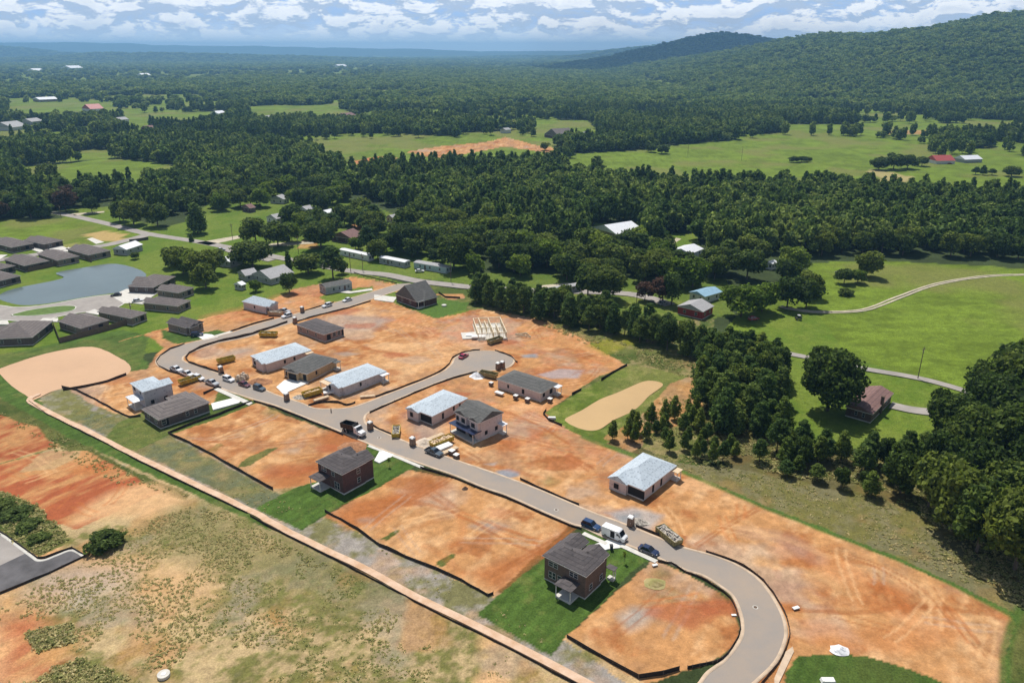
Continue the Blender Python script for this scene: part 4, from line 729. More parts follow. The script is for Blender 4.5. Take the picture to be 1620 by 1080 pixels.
for lb,F_,L_,R_,wm,rm in (('long cream mobile home with white roof, left of three by the road',(583,405),(540,394),(588,402),'siding_white','roof_white'),('middle mobile home with bright white roof',(640,415.5),(602,406.5),(646,412),'siding_gray','roof_white'),('pale teal mobile home with brown roof and porch',(706,424),(656,414.5),(712,420),'siding_teal','roof_light_gray'),('grey mobile home among trees behind the pine belt',(874,459),(869,455),(919,450),'siding_gray','roof_light_gray')):
    house(lb,F_,L_,R_,2.8,'gv' if F_[0]<800 else 'gu',.18,wm,rm,group=MHG,name='mobile_home',cat='mobile home',oh=.15,feats=[('w','L',.2,.9,1,1.2),('w','L',.5,.9,1,1.2),('w','L',.8,.9,1,1.2),('d','L',.65)])
# ---------------------------------------------------------------- vehicles (x forward)
def wheels(t,xs,w,r=.34,wd=.24):
    for x in xs:
        for s in (-1,1):
            y=s*(w/2-wd/2+.02); tw=MB().cyl((x,y-wd/2,r),(x,y+wd/2,r),r,n=12).build('wheel',M['tyre'],t); tw2=MB().cyl((x,y+s*wd/2-s*.02,r),(x,y+s*(wd/2+.01),r),r*.6,n=10).build('rim',M['rim'],tw)
def lamps(t,xf,xr,w,z,zr=None):
    for s in (-1,1):
        y=s*(w/2-.25); MB().box(xf-.06,xf+.02,y-.17,y+.17,z-.08,z+.08).build('headlight',M['lamp'],t); MB().box(xr-.02,xr+.05,y-.1,y+.1,(zr or z)-.12,(zr or z)+.12).build('taillight',M['redlamp'],t)
def glassroof(t,a,b,w,z0,z1,tf,tr,pm): # greenhouse a..b, tapering
    g=MB().frustum((a,b,-w/2+.06,w/2-.06),(a+tr,b-tf,-w/2+.22,w/2-.22),z0,z1).build('windows',M['cglass'],t)
    MB().frustum((a+tr-.04,b-tf+.04,-w/2+.19,w/2-.19),(a+tr+.1,b-tf-.1,-w/2+.27,w/2-.27),z1-.03,z1+.05).build('roof',M[pm],t)
    mb=MB()
    for x0,x1 in ((a,a+tr),(b,b-tf),((a+b)/2-.1,(a+b)/2-.1)):
        for s in (-1,1): mb.cyl((x0,s*(w/2-.06),z0),(x1,s*(w/2-.21),z1),.05,n=4)
    mb.build('pillar_frame',M[pm],t)
def car(label,px,py,ang,pm,kind='sedan',group=None,name='parked_car',cat='car'):
    x,y=P(px,py); t=thing(name,label,cat,x,y,R(ang),group,z=.02)
    if kind in('sedan','suv'):
        h=.82 if kind=='sedan' else 1.0; Lc=4.7; w=1.85; top=1.42 if kind=='sedan' else 1.72
        MB().prism([(-2.35,.32),(-2.33,h-.05),(-2.1,h+.02),(.9,h),(1.9,h-.12),(2.3,h-.3),(2.36,.35),(1.9,.22),(-1.9,.22)],-w/2,w/2,inset=.06).build('body',M[pm],t)
        if kind=='sedan': glassroof(t,-1.85,1.05,w,h-.03,top,.85,.65,pm)
        else: glassroof(t,-2.2,.95,w,h-.03,top,.7,.3,pm)
        wheels(t,(-1.4,1.4),w); lamps(t,2.3,-2.36,w,.62,h-.12)
    elif kind=='pickup':
        w=1.95; h=1.05
        MB().prism([(-.9,.4),(-.9,h),(1.1,h),(2.5,h-.08),(2.72,h-.25),(2.75,.45),(2.3,.3),(-.5,.3)],-w/2,w/2,inset=.04).build('body',M[pm],t)
        b=MB().box(-2.85,-.9,-w/2,w/2,.45,.62).box(-2.85,-.9,-w/2,-w/2+.08,.62,h).box(-2.85,-.9,w/2-.08,w/2,.62,h).box(-2.85,-2.77,-w/2+.08,w/2-.08,.62,h); b.build('cargo_bed',M[pm],t)
        MB().box(-2.75,-.95,-w/2+.09,w/2-.09,.621,.65).box(-1.4,-.98,-w/2+.1,w/2-.1,.65,1.12).build('bed_liner',M['black'],t)
        glassroof(t,-.88,1.15,w,h-.02,1.78,.62,.12,pm); wheels(t,(-1.95,1.75),w,.38,.27); lamps(t,2.68,-2.86,w,.78,.85)
    elif kind=='van':
        w=2.02
        MB().prism([(-3,.35),(-3,2.4),(-2.9,2.62),(1.1,2.66),(1.55,2.5),(2.2,1.42),(2.85,1.2),(3.0,1.0),(3.0,.4),(2.4,.3),(-2.6,.3)],-w/2,w/2,inset=.03).build('body',M[pm],t)
        MB().prism([(1.66,2.42),(2.24,1.46),(2.27,1.48),(1.70,2.46)],-w/2+.14,w/2-.14).build('windshield',M['cglass'],t)
        for s in (-1,1): MB().prism([(.95,1.5),(.95,2.1),(1.45,2.1),(1.85,1.5)],s*(w/2-.03),s*(w/2+.012)).build('side_window',M['cglass'],t); MB().box(1.75,1.9,s*(w/2+.02),s*(w/2+.22),1.35,1.7).build('mirror',M['black'],t)
        MB().box(-.6,.5,-w/2-.015,-w/2+.03,.55,2.25).build('side_door_opening',M['dark'],t); MB().box(2.98,3.03,-.6,.6,.65,.95).build('grille',M['black'],t)
        wheels(t,(-1.9,1.95),w,.36,.24); lamps(t,2.98,-3.02,w,1.0,1.5)
    elif kind=='utv':
        MB().prism([(-1.3,.35),(-1.3,.8),(-.5,.8),(-.4,.6),(.4,.6),(.6,.9),(1.3,.75),(1.4,.4)],-.7,.7).build('body',M[pm],t); mb=MB()
        for s in (-1,1):
            mb.cyl((-.6,s*.65,.7),(-.5,s*.6,1.8),.04,n=5); mb.cyl((.7,s*.65,.85),(.3,s*.6,1.8),.04,n=5)
        mb.build('roll_cage',M['black'],t); MB().box(-.65,.45,-.68,.68,1.8,1.86).build('roof',M['p_white'],t); MB().box(-.4,-.1,-.6,.6,.6,1.1).build('seat',M['black'],t); wheels(t,(-.95,.95),1.5,.33,.25)
    return t
def ang(a,b): p,q=P(*a),P(*b); return math.degrees(math.atan2(q[1]-p[1],q[0]-p[0]))
RA=ang((636,706),(857,794)); RB=ang((300,590),(420,631)); RC=ang((300,548),(570,470)); RD=ang((600,640),(740,590))
RG='trucks parked nose to tail along the road curve'
car('white pickup at the back of the row parked on the road curve, farthest left',279.5,586.5,RB,'p_white','pickup',RG,'pickup_truck','pickup truck')
car('white pickup, second from the left in the row on the road curve',297,594,RB,'p_white','pickup',RG,'pickup_truck','pickup truck')
car('white work van, third in the row on the road curve',314.5,600,RB,'p_white','suv',RG,'work_van','van')
car('silver pickup at the front of the row beside the yellow skip and front lawn',336,608,RB,'p_silver','pickup',RG,'pickup_truck','pickup truck')
car('white van with dark open side across the road from the pickup row',362,602,RB,'p_white','suv',None,'work_van','van')
car('dark maroon car parked between the white van and the slate car',387,610,RB,'p_maroon','sedan')
car('slate coloured car parked beside the wide new white driveway',410.5,616,RB,'p_steel','suv')
car('navy car on the short driveway of the tan brick house',312,531,20,'p_navy','suv')
car('white van parked on the street corner by the pale roofed shell, nearest the road',454,501.5,RC+180,'p_white','suv',None,'work_van','van')
car('silver pickup in front of the open garage behind the white van',450,494,RC-70,'p_silver','pickup',None,'pickup_truck','pickup truck')
car('white and black sport utility car parked on the entrance street, left of two',517.5,485,RC+180,'p_white','suv')
car('white car parked on the entrance street, right of two',549.5,476,RC+180,'p_white','sedan')
car('dark blue pickup parked on the main street by the lumber stacks',687,718,RA,'p_steel','pickup',None,'pickup_truck','pickup truck')
car('bright crimson car parked on the turning circle',733.5,565,60,'p_red','sedan')
car('deep blue sport utility car with raised tailgate parked behind the white van',935,834,RA,'p_blue','suv')
car('tall white delivery van with open dark side door at the front driveway',972,850,RA,'p_white','van',None,'delivery_van','van')
car('dark navy car parked ahead of the tall white delivery van',1026,873,RA,'p_navy','sedan')
car('white car with dark windows on the driveway beside the wide brown house',218,477,30,'p_white','sedan'); car('dark car on the white driveway at the pond end',184,468,200,'black','sedan')
car('white roofed utility buggy standing on the big right hand field',1263,505,190,'black','utv',None,'utility_buggy','buggy'); car('orange compact car half hidden under the bright green tree',1192,506,20,'roof_red','suv')
car('white car near the old road in front of the teal mobile home',664,430,10,'p_white','sedan'); car('pale car among the trees by the road end',1049,481,30,'p_silver','sedan'); car('blue pickup at the far lane end',1028,461,0,'p_blue','pickup',None,'pickup_truck','pickup truck'); car('dark car beside the white roofed building by the oak',350,396,20,'p_silver','sedan'); car('dark red car parked by the red roofed farmhouse',1503,260,0,'p_maroon','sedan')
# dump truck
x,y=P(561,686); t=thing('dump_truck','black dump truck with white cab stopped on the main street','truck',x,y,R(RA),z=.02); t.scale=(1.05,)*3
MB().box(-4.2,2.0,-.5,.5,.75,1.0).build('chassis',M['black'],t)
MB().prism([(1.0,.9),(1.0,2.75),(1.9,2.85),(2.3,1.95),(2.35,.9)],-1.1,1.1,inset=.03).build('cab',M['p_white'],t); MB().prism([(2.3,.8),(2.3,1.85),(3.7,1.6),(3.85,.8)],-.85,.85,inset=.04).build('hood',M['p_white'],t)
MB().prism([(1.93,2.78),(2.3,1.98),(2.34,2.0),(1.97,2.82)],-.95,.95).build('windshield',M['cglass'],t); MB().box(3.84,3.9,-.6,.6,.8,1.45).build('grille',M['rim'],t)
Mx=Matrix.Translation((-4.3,0,1.1))@Matrix.Rotation(-.12,4,'Y')
MB().box(0,5.0,-1.2,1.2,0,.1,M=Mx).box(0,5.0,-1.2,-1.12,.1,1.5,M=Mx).box(0,5.0,1.12,1.2,.1,1.5,M=Mx).box(4.9,5.0,-1.12,1.12,.1,1.7,M=Mx).box(-.05,.03,-1.12,1.12,.1,1.5,M=Mx).build('dump_bed',M['black'],t)
for k in range(5): MB().box(.5+k,.62+k,-1.27,-1.2,.1,1.45,M=Mx).box(.5+k,.62+k,1.2,1.27,.1,1.45,M=Mx).build('bed_rib',M['black'],t)
for s in (-1,1): MB().box(2.1,3.6,s*.85-.03*s,s*1.15,.85,1.15).build('fender',M['p_white'],t); MB().cyl((.85,s*1.05,.9),(.85,s*1.05,3.1),.08).build('exhaust_stack',M['rim'],t); MB().box(1.95,2.05,s*1.15,s*1.4,1.7,2.3).build('mirror',M['rim'],t)
wheels(t,(-3.3,-2.0,2.9),2.3,.52,.4); lamps(t,3.85,-4.4,1.9,1.0)
# ---------------------------------------------------------------- site gear
def skip(label,px,py,ang_,L=5.8,w=2.3,h=1.5,pm='yellow',fill=.7,tm='trash'):
    x,y=P(px,py); t=thing('skip',label,'skip',x,y,R(ang_),'roll-off skips on the building site',z=0)
    mb=MB(); mb.box(-L/2,L/2,-w/2,w/2,.15,.25)
    for s in (-1,1): mb.add([(-L/2,s*w/2,.25),(L/2,s*w/2,.25),(L/2+.3,s*w/2,h),(-L/2-.3,s*w/2,h),(-L/2,s*(w/2-.08),.25),(L/2,s*(w/2-.08),.25),(L/2+.3,s*(w/2-.08),h),(-L/2-.3,s*(w/2-.08),h)],[(0,1,2,3),(7,6,5,4),(3,2,6,7),(0,3,7,4),(1,5,6,2)])
    for s in (-1,1): mb.add([(s*L/2,-w/2,.25),(s*L/2,w/2,.25),(s*(L/2+.3),w/2,h),(s*(L/2+.3),-w/2,h),(s*(L/2-.08),-w/2,.25),(s*(L/2-.08),w/2,.25),(s*(L/2+.22),w/2,h),(s*(L/2+.22),-w/2,h)],[(0,1,2,3),(7,6,5,4),(3,2,6,7)])
    mb.build('bin',M[pm],t)
    rb=MB(); n=int(L/.75)
    for k in range(n+1):
        for s in (-1,1): rb.box(-L/2+k*L/n-.05,-L/2+k*L/n+.05,min(s*w/2,s*(w/2+.1)),max(s*w/2,s*(w/2+.1)),.25,h-.05)
    rb.build('ribs',M[pm],t); MB().box(-L/2-.3,L/2+.3,w/2-.02,w/2+.08,h-.06,h+.06).box(-L/2-.3,L/2+.3,-w/2-.08,-w/2+.02,h-.06,h+.06).build('top_rail',M[pm],t)
    if fill>0:
        n=9; vs=[];
        for i in range(n):
            for j in range(5): vs.append((-L/2+i*L/(n-1),-w/2+.08+j*(w-.16)/4,h*fill+(rnd.random()-.5)*.45))
        mb=MB(); mb.add(vs,[(i*5+j,(i+1)*5+j,(i+1)*5+j+1,i*5+j+1) for i in range(n-1) for j in range(4)])
        for _ in range(16):
            Mx=Matrix.Translation(((rnd.random()-.5)*L*.85,(rnd.random()-.5)*w*.6,h*fill+.15))@Matrix.Rotation(rnd.random()*3,4,'Z')@Matrix.Rotation(rnd.uniform(-.5,.5),4,'Y'); mb.box(-.5,.5,-.12,.12,-.03,.06+rnd.random()*.2,M=Mx)
        mb.build('rubbish_load',M[tm],t)
skip('yellow skip in the plot of clay enclosed by the road curve',358,572,40,fill=.25); skip('yellow skip lying lengthwise beside the entrance street with dark bags',425,531,-3,6.5,fill=.5)
skip('yellow skip beside the grey wrapped house behind the parked pickups',300,604,45,6.5,fill=.45); skip('yellow skip with boards at the front of the corner house shell',494,624,40,6,fill=.6,tm='lumber')
skip('tawny skip tipped toward the framed house slab on the turning circle',783,541,42,6,pm='olive',fill=.3); skip('olive skip beside the grey roofed shell at the turning circle edge',773,595,-25,6,pm='olive',fill=.2)
skip('narrow yellow skip standing end on at the junction corner',627,686,95,5,2.2,fill=.8); skip('yellow skip filled with timber beside the two storey shell',699,701,42,6.8,fill=.8,tm='lumber')
skip('olive skip heaped with scrap near the street bend',1058,851,-62,6.5,2.5,pm='olive',fill=.95); skip('brown skip of rubble beside the white van at the pale roofed shell',436,498,-15,5.5,pm='osb',fill=.8)
def toilet(label,px,py,pm='brownplastic',a=None):
    x,y=P(px,py); t=thing('portable_toilet',label,'portable toilet',x,y,R(RA if a is None else a),'portable toilets along the streets'); t.scale=(1.12,1.12,1.12)
    MB().frustum((-.6,.6,-.6,.6),(-.55,.55,-.55,.55),.1,2.15).build('cabin',M[pm],t); MB().box(-.65,.65,-.65,.65,0,.1).build('base',M['black'],t)
    d=MB().box(-.4,.4,-.62,-.56,.15,2.0).build('door',M[pm],t); MB().box(.25,.35,-.66,-.62,.95,1.1).build('handle',M['whiteplastic'],d)
    mb=MB(); mb.frustum((-.66,.66,-.66,.66),(-.55,.55,-.45,.45),2.15,2.35); mb.frustum((-.55,.55,-.45,.45),(-.4,.4,-.2,.2),2.35,2.45); mb.build('roof',M['whiteplastic'],t); MB().cyl((.4,.4,2.2),(.4,.4,2.75),.05).build('vent_pipe',M['black'],t)
for lb,px,py in (('brown portable toilet at the end of the long fence by the first yellow skip',350,590),('brown portable toilet between the clay lots on the entrance street',478.5,494),('brown portable toilet at the corner of the pink brick house',467,511),('brown portable toilet on the kerb before the corner house shell',454,633),
 ('brown portable toilet at the junction corner kerb',586,679),('brown portable toilet across the street from the maroon brick house',653,704),('brown portable toilet near the street bend by the scrap heap',997.5,831),('left of two white topped toilets on the turning circle rim',788,584),('right of two white topped toilets on the turning circle rim',795,582)): toilet(lb,px,py)
def pallet(label,px,py,kind='box',a=None,s=1,name='material_stack',cat='building materials',grp='material stacks around the shells'):
    x,y=P(px,py); t=thing(name,label,cat,x,y,R(RA if a is None else a),grp); t.scale=(s,s,s); mb=MB()
    for k in (-.5,0,.5): mb.box(-.6,.6,k-.05,k+.05,0,.1)
    mb.box(-.62,.62,-.62,.62,.1,.15); mb.build('pallet',M['wood'],t)
    if kind=='box': MB().box(-.55,.55,-.55,.55,.15,.95).build('bricks',M['brick_brown'],t); MB().box(-.58,.58,-.58,.58,.9,1.0).build('wrapping',M['whiteplastic'],t)
    elif kind=='lumber':
        mb=MB()
        for i in range(6):
            for j in range(3): mb.box(-2.4+rnd.random()*.3,2.3+rnd.random()*.3,-.6+i*.2,-.43+i*.2,.15+j*.14,.27+j*.14)
        mb.build('boards',M['lumber'],t)
    elif kind=='sheet':
        mb=MB()
        for j in range(5): mb.box(-1.2,1.2,-.6,.6,.15+j*.07,.21+j*.07,M=Matrix.Rotation(rnd.uniform(-.06,.06),4,'Z'))
        mb.build('sheets',M['whiteplastic'],t)
for lb,px,py,k,a,s in (('brick pallet by the kerb, right of the dark blue pickup',722,724,'box',None,1.2),('white wrapped pallet between the pickup and the brick pallets',715,718,'box',None,1.3),('long white boards on the street side of the timber filled skip',703,709,'sheet',42,1.9),('stack of white boards behind the dark blue pickup',710,715,'lumber',42,1.2),('white boards laid beside the timber filled skip, house side',688,693,'lumber',42,1.2),
 ('brick pallet right of the grey roofed shell wall, left of two',816,630,'box',None,1.2),('brick pallet right of the grey roofed shell wall, right of two',834.5,635,'box',None,1.2),('dark pallet at the corner of the grey roofed shell',870,635,'box',None,1.2),('white sheets lying by the grey roofed shell',790,623,'sheet',None,1.3),('brick pallet by the olive skip at the turning circle',777,609,'box',None,1.1),
 ('boards on the ground before the corner house shell',508,632,'lumber',40,1.1),('pile of boards by the side street kerb',581,628,'lumber',10,1.0),('white sheets on the verge by the timber frame',757,535,'sheet',0,2.2),('stacked sheets left of the timber frame',743,532,'sheet',0,1.2),('long pale boards beside the corner shell slab',520,622,'sheet',20,1.4),
 ('white utility boxes on the clay by the outer bend',1259,962,'sheet',20,.6),('blue white scraps at the lawn corner by the street',1036,894,'sheet',20,.5),('rubbish heap at the inside of the street bend',1161,973,'sheet',0,.4)): pallet(lb,px,py,k,a,s)
def heap(label,px,py,r,h,m,name='dirt_heap',cat='heap'):
    x,y=P(px,py); mb=MB(); n=14; vs=[(0,0,h)]; rg=5
    for q in range(1,rg+1):
        for i in range(n):
            a=2*math.pi*i/n; rr=r*q/rg*(1+(rnd.random()-.5)*.25); vs.append((rr*math.cos(a),rr*math.sin(a)*.8,h*(math.cos(q/rg*math.pi)*.5+.5)*(1+(rnd.random()-.5)*.3)-.25*(q/rg)))
    fs=[(0,1+i,1+(i+1)%n) for i in range(n)]+[(1+(q-1)*n+i,1+q*n+i,1+q*n+(i+1)%n,1+(q-1)*n+(i+1)%n) for q in range(1,rg) for i in range(n)]
    o=mb.add(vs,fs).build(name,M[m]); o.location=(x,y,0); tag(o,label,cat)
M['clay']=mat('bare_clay',(.36,.17,.08),.95,.3,1,.5,bscale=3); M['sand']=mat('pale_sand',(.6,.5,.4),.95,.12,1,.4,bscale=3); M['plastic']=mat('plastic_sheet',(.75,.76,.78),.5,.1,1)
heap('reddish brown earth heap between two house shells',409,604,5,1.4,'clay'); heap('pale sand heap behind the brown portable toilet on the main street',675,700,4.2,1.1,'sand','sand_heap'); heap('white plastic covered heap beside the turning circle',755,594,3.3,1.3,'plastic','covered_heap'); heap('white plastic covered heap at the lawn edge near the bend',1329,1027,1.9,.6,'plastic','covered_heap')
heap('mixed scrap heap beside the toilet near the street bend',1009,826,3,1.0,'trash','scrap_heap'); heap('earth heap on the clay at the junction verge',560,706,5,.9,'clay'); heap('brown earth heap at the left of the parked row skip',293,600,2.4,.8,'clay')
heap('scrub covered mound on the near right lot',1037,921,2.4,.8,'weed','brush_heap'); heap('white scraps heap left of the framed house',742,529,3,.5,'plastic','scrap_heap'); heap('rubble heap beside the corner shell driveway',474,628,3,.8,'trash','scrap_heap'); heap('small rubbish heap by the fence on the clay lot right of the dump truck',736,757+15,1.0,.6,'rusty','scrap_heap')
# cement drum trailer like cage of bagged waste
x,y=P(383,600); t=thing('waste_cage','round tan mesh cage full of bagged waste between the vans','waste cage',x,y,0)
mb=MB()
for i in range(14): a=i/14*2*math.pi; mb.cyl((2.2*math.cos(a),2.2*math.sin(a),0),(2.2*math.cos(a),2.2*math.sin(a),1.9),.05,n=4)
for z in (.3,1.1,1.9):
    for i in range(14): a=i/14*2*math.pi; b_=(i+1)/14*2*math.pi; mb.cyl((2.2*math.cos(a),2.2*math.sin(a),z),(2.2*math.cos(b_),2.2*math.sin(b_),z),.04,n=4)
mb.build('cage',M['osb'],t); mb=MB()
for i in range(22): a=rnd.random()*6.3; r_=rnd.random()**.5*1.7; q=.45+rnd.random()*.3; z=rnd.random()*1.6; mb.frustum((r_*math.cos(a)-q,r_*math.cos(a)+q,r_*math.sin(a)-q,r_*math.sin(a)+q),(r_*math.cos(a)-q*.5,r_*math.cos(a)+q*.5,r_*math.sin(a)-q*.5,r_*math.sin(a)+q*.5),z,z+.7)
mb.build('bagged_waste',M['sand'],t)
# timber frame on its slab
A=P(750,540); B=P(801.5,537); Cc=P(758,507)
x,y=P(757,538); a=math.atan2(B[1]-A[1],B[0]-A[0]); t=thing('timber_frame_house','open timber frame walls standing on a white slab at the turning circle','house frame',x,y,a,'houses under construction')
LW=math.hypot(P(802,537)[0]-x,P(802,537)[1]-y); LD=math.hypot(P(760,514)[0]-x,P(760,513)[1]-y); HOUSES.append([P(735,545),P(805,545),P(805,500),P(755,500)])
slabm=MB().box(-.3,LW+.3,-.3,LD,-.4,.2).box(-6,-.3,2,9,-.4,.2).build('foundation_slab',M['conc'],t) if False else MB().box(-.3,LW+.3,-.3,LD,-.4,.2).box(-6,-.3,2,9,-.4,.2).build('foundation_slab',M['conc'],t)
def fwall(x0,y0,x1,y1,h=2.6):
    mb=MB(); l=math.hypot(x1-x0,y1-y0); n=max(2,int(l/.6)); an=math.atan2(y1-y0,x1-x0); Mx=Matrix.Translation((x0,y0,.2))@Matrix.Rotation(an,4,'Z')
    for k in range(n+1): mb.box(k*l/n-.06,k*l/n+.06,-.09,.09,.06,h-.22,M=Mx)
    mb.box(0,l,-.065,.065,0,.06,M=Mx); mb.box(0,l,-.13,.13,h-.22,h,M=Mx); mb.build('stud_wall',M['frame_l'],t)
M['frame_l']=mat('fresh_lumber',(.78,.66,.47),.8,.12,3)
for wv_ in ((0,0,LW,0),(LW,0,LW,LD),(LW,LD,0,LD),(0,LD,0,0),(LW*.55,0,LW*.55,LD),(0,LD*.35,LW*.55,LD*.35),(LW*.2,LD*.35,LW*.2,LD),(LW*.38,LD*.35,LW*.38,LD*.8),(LW*.55,LD*.3,LW,LD*.3),(LW*.75,0,LW*.75,LD*.6),(LW*.75,LD*.6,LW,LD*.6),(LW*.2,LD*.7,LW*.55,LD*.7)): fwall(*wv_)
x,y=P(829,531); t=thing('roof_truss_stack','stacked triangular roof trusses lying beside the timber frame','roof trusses',x,y,R(-25))
for k in range(6):
    mb=MB(); z=.1+k*.12
    for p,q in (((-3.4,-1),(3.4,-1)),((-3.4,-1),(0,2)),((3.4,-1),(0,2)),((-1.2,-1),(0,2)),((1.2,-1),(0,2))): mb.cyl((p[0],p[1],z),(q[0],q[1],z),.06,n=4)
    mb.build('truss',M['frame_l'],t)
# ---------------------------------------------------------------- fences
def fence(label,pts,h=.56,m='silt',sm=False,wob=.18,name='silt_fence',cat='silt fence',grp='black silt fences round the lots',post=2.4,pm='wood',th=.06,z0=-.5):
    pw=W(pts); pw=smooth(pw,k=3) if sm else pw
    q=[pw[0]]
    for a,b in zip(pw[:-1],pw[1:]):
        l=math.hypot(b[0]-a[0],b[1]-a[1]); n=max(1,int(l/post))
        for k in range(1,n+1): q.append((a[0]+(b[0]-a[0])*k/n+(rnd.random()-.5)*wob,a[1]+(b[1]-a[1])*k/n+(rnd.random()-.5)*wob))
    t=thing(name,label,cat,q[0][0],q[0][1],0,grp); ox,oy=q[0]; v=[];f=[]
    for i,(x,y) in enumerate(q):
        a=q[max(i-1,0)];b=q[min(i+1,len(q)-1)];l=math.hypot(b[0]-a[0],b[1]-a[1]) or 1; nx_,ny_=-(b[1]-a[1])/l*th/2,(b[0]-a[0])/l*th/2; hh=h*(1 if name!='silt_fence' else .75+.4*rnd.random())
        v+=[(x-ox-nx_,y-oy-ny_,z0),(x-ox-nx_,y-oy-ny_,hh),(x-ox+nx_,y-oy+ny_,hh),(x-ox+nx_,y-oy+ny_,z0)]
    for i in range(len(q)-1): f+=[(i*4+j,i*4+(j+1)%4,(i+1)*4+(j+1)%4,(i+1)*4+j) for j in range(4)]
    f+=[(0,3,2,1),tuple(len(v)-4+k for k in range(4))]
    MB().add(v,f).build('fabric' if name=='silt_fence' else 'fence_panel',M[m],t)
    for i,(x,y) in enumerate(q[:99]): MB().box(x-ox-.05,x-ox+.05,y-oy-.05,y-oy+.05,-.4,h+.12).build('stake' if name=='silt_fence' else 'post',M[pm],t)
off=lambda pts,dx,dy:[(p[0]+dx,p[1]+dy) for p in pts]
fence('black silt fence along the south kerb from the white driveway to the dump truck',off([(403.7,632),(436.7,641.4),(477.4,657.7),(514,672),(545,685)],-2,3))
fence('black silt fence along the south kerb between the two brick houses with lawns',off([(667,736),(720.7,752),(765.5,770.7),(802,783),(859,808.4),(904,827.7),(922,833)],-2,4))
fence('black silt fence inside the street bend on the near right lot',[(1041,888),(1062,892),(1085,905),(1110,915),(1136,931),(1156,947),(1167,972),(1171,993),(1163,1014),(1143,1042),(1118,1050),(1088,1056)],sm=True)
fence('dusty silt fence round the outside of the street bend',[(1117,873),(1163,889),(1198,910),(1223,938),(1241,969),(1248,993),(1247,1014),(1232,1048),(1205,1080),(1190,1100)],m='siltdirty',sm=True)
fence('black silt fence down the back of the left middle lot',[(268,686),(300,700),(330,716),(370,738),(400,756),(432,773)]); fence('black silt fence on the left side of the left middle lot',[(266,685),(310,667),(345,655),(380,641),(398,635)])
fence('black silt fence down the back of the central clay lot',[(514,808),(540,822),(565,836),(600,861),(640,880),(690,899),(730,918),(772,941),(781,938)]); fence('black silt fence at the foot of the near right lot',[(897,1006),(930,1026),(970,1048),(1010,1069),(1050,1064),(1075,1057)])
fence('black silt fence behind the grey wrapped tall house',[(98,612),(120,616),(150,631),(180,648),(205,660),(222,658)]); fence('black silt fence round the pink muddy pond bank',[(100,617),(135,611),(170,603),(200,592)],m='siltdirty')
fence('black silt fence on the inner side of the road curve',off([(352,593),(322,584),(296,575),(291,568),(297,560),(314,551.5),(342.6,541.5),(373,535.5),(395.5,530),(424,520.5),(452,511)],3,-1),m='siltdirty',h=.9)
fence('black silt fence along the entrance street in front of the grey gabled house',off([(460,511),(494,500.5),(522.6,493.5),(548.5,487),(583,476.5)],3,0)); fence('black silt fence on the outer side of the road curve',off([(330,604),(289.6,592),(269,586),(255,579),(250,571.7),(257,561.5),(273,551),(295,543.5)],-3,1))
fence('black silt fence along the outer street edge between tan brick house and pale roofed shell',off([(368,525.5),(403.7,513.6),(436,505)],-3,-1)); fence('black silt fence along the outer street edge by the upper clay lot',off([(480,494.5),(507,486),(530,480)],-2,-1))
fence('black silt fence along the left kerb of the side street up to the turning circle',off([(597,629),(626,618.5),(669,602),(700,588),(714,576.5),(719,567),(733,560),(750,556),(762,555)],-3,-1),sm=True,m='silt')
fence('black silt fence round the far rim of the turning circle',[(783,555),(796,559),(808,564),(815,571),(819,574)],sm=True); fence('black silt fence along the right kerb of the side street',off([(582,652),(610.4,639),(653,620.5),(683.7,608),(714,597),(745,589),(752,588)],3,1))
fence('black silt fence along the junction verge island',[(488,642),(510,636),(535,636),(548,641),(562,637)],sm=True); fence('black silt fence around the junction kerb corner',[(582,664),(586,671),(600,679),(615,686),(623,688)],sm=True)
fence('black silt fence at the upper right clay edge above the grass basin',[(992,577),(975,586),(951,600)]); fence('black silt fence at the lower left corner of the grass basin',[(864,648),(859,655),(868,664),(889,673)]); fence('short black silt fence piece beside the grass basin slope',[(905,623),(920,616)])
fence('black silt fence along the north kerb above the street bend',off([(820,759),(849,772.7),(880,786),(913,800)],3,-1),h=.6); fence('black silt fence from the toilet to the olive scrap skip',off([(1003,833),(1027.8,843),(1048,851)],3,-1),h=.6)
fence('black silt fence along the low side of the clay swale path',off([(400,812),(434,831),(555.6,891.5),(659,947),(820,1027),(960,1100)],-4,3),h=.22); fence('black silt fence along the upper left stretch of the clay swale path',off([(47,632),(75,652),(150,689),(225,728),(325,776),(392,808)],-1,2),h=.15,m='siltdirty')
fence('dark fence round the dark asphalt street stub',[(-60,812),(0,841),(30,862),(52,878),(60,883),(72,882),(90,875),(114,867),(136,879),(80,906),(0,939),(-60,962)],h=.5)
fence('short silt fence at the left of the front lawn driveway',[(322,622),(345,613),(350,614)]); fence('short silt fence beside the lawn of the grey gabled house',[(694,463),(705,470),(728,471)])
fence('dark wooden fence closing the garden below the fenced brown house',[(84,513),(95,541),(150,527),(212,509),(210,498)],h=1.8,m='fencewood',wob=0,name='garden_fence',cat='fence',grp='wooden garden fences',pm='fencewood')
fence('brown wooden fence behind the houses on the pond bank',[(22,418),(45,429),(96,418),(97,412)],h=1.8,m='fencewood',wob=0,name='garden_fence',cat='fence',grp='wooden garden fences',pm='fencewood')
fence('brown wooden fence between the pond bank houses at the lane end',[(123,405),(145,414),(145,411)],h=1.8,m='fencewood',wob=0,name='garden_fence',cat='fence',grp='wooden garden fences',pm='fencewood')
fence('low curved dark entrance wall beside the old road',[(205,383),(215,382),(235,379)],h=1.6,m='brick_dark',wob=0,name='entrance_wall',cat='wall',grp='entrance walls',pm='brick_tan')
fence('dark rail fence bordering the old road by the clay lot',[(560,433),(575,438),(600,444),(628,450)],h=1.0,m='silt',wob=.4,name='rail_fence',cat='fence',grp='rail fences',pm='silt',z0=.5)
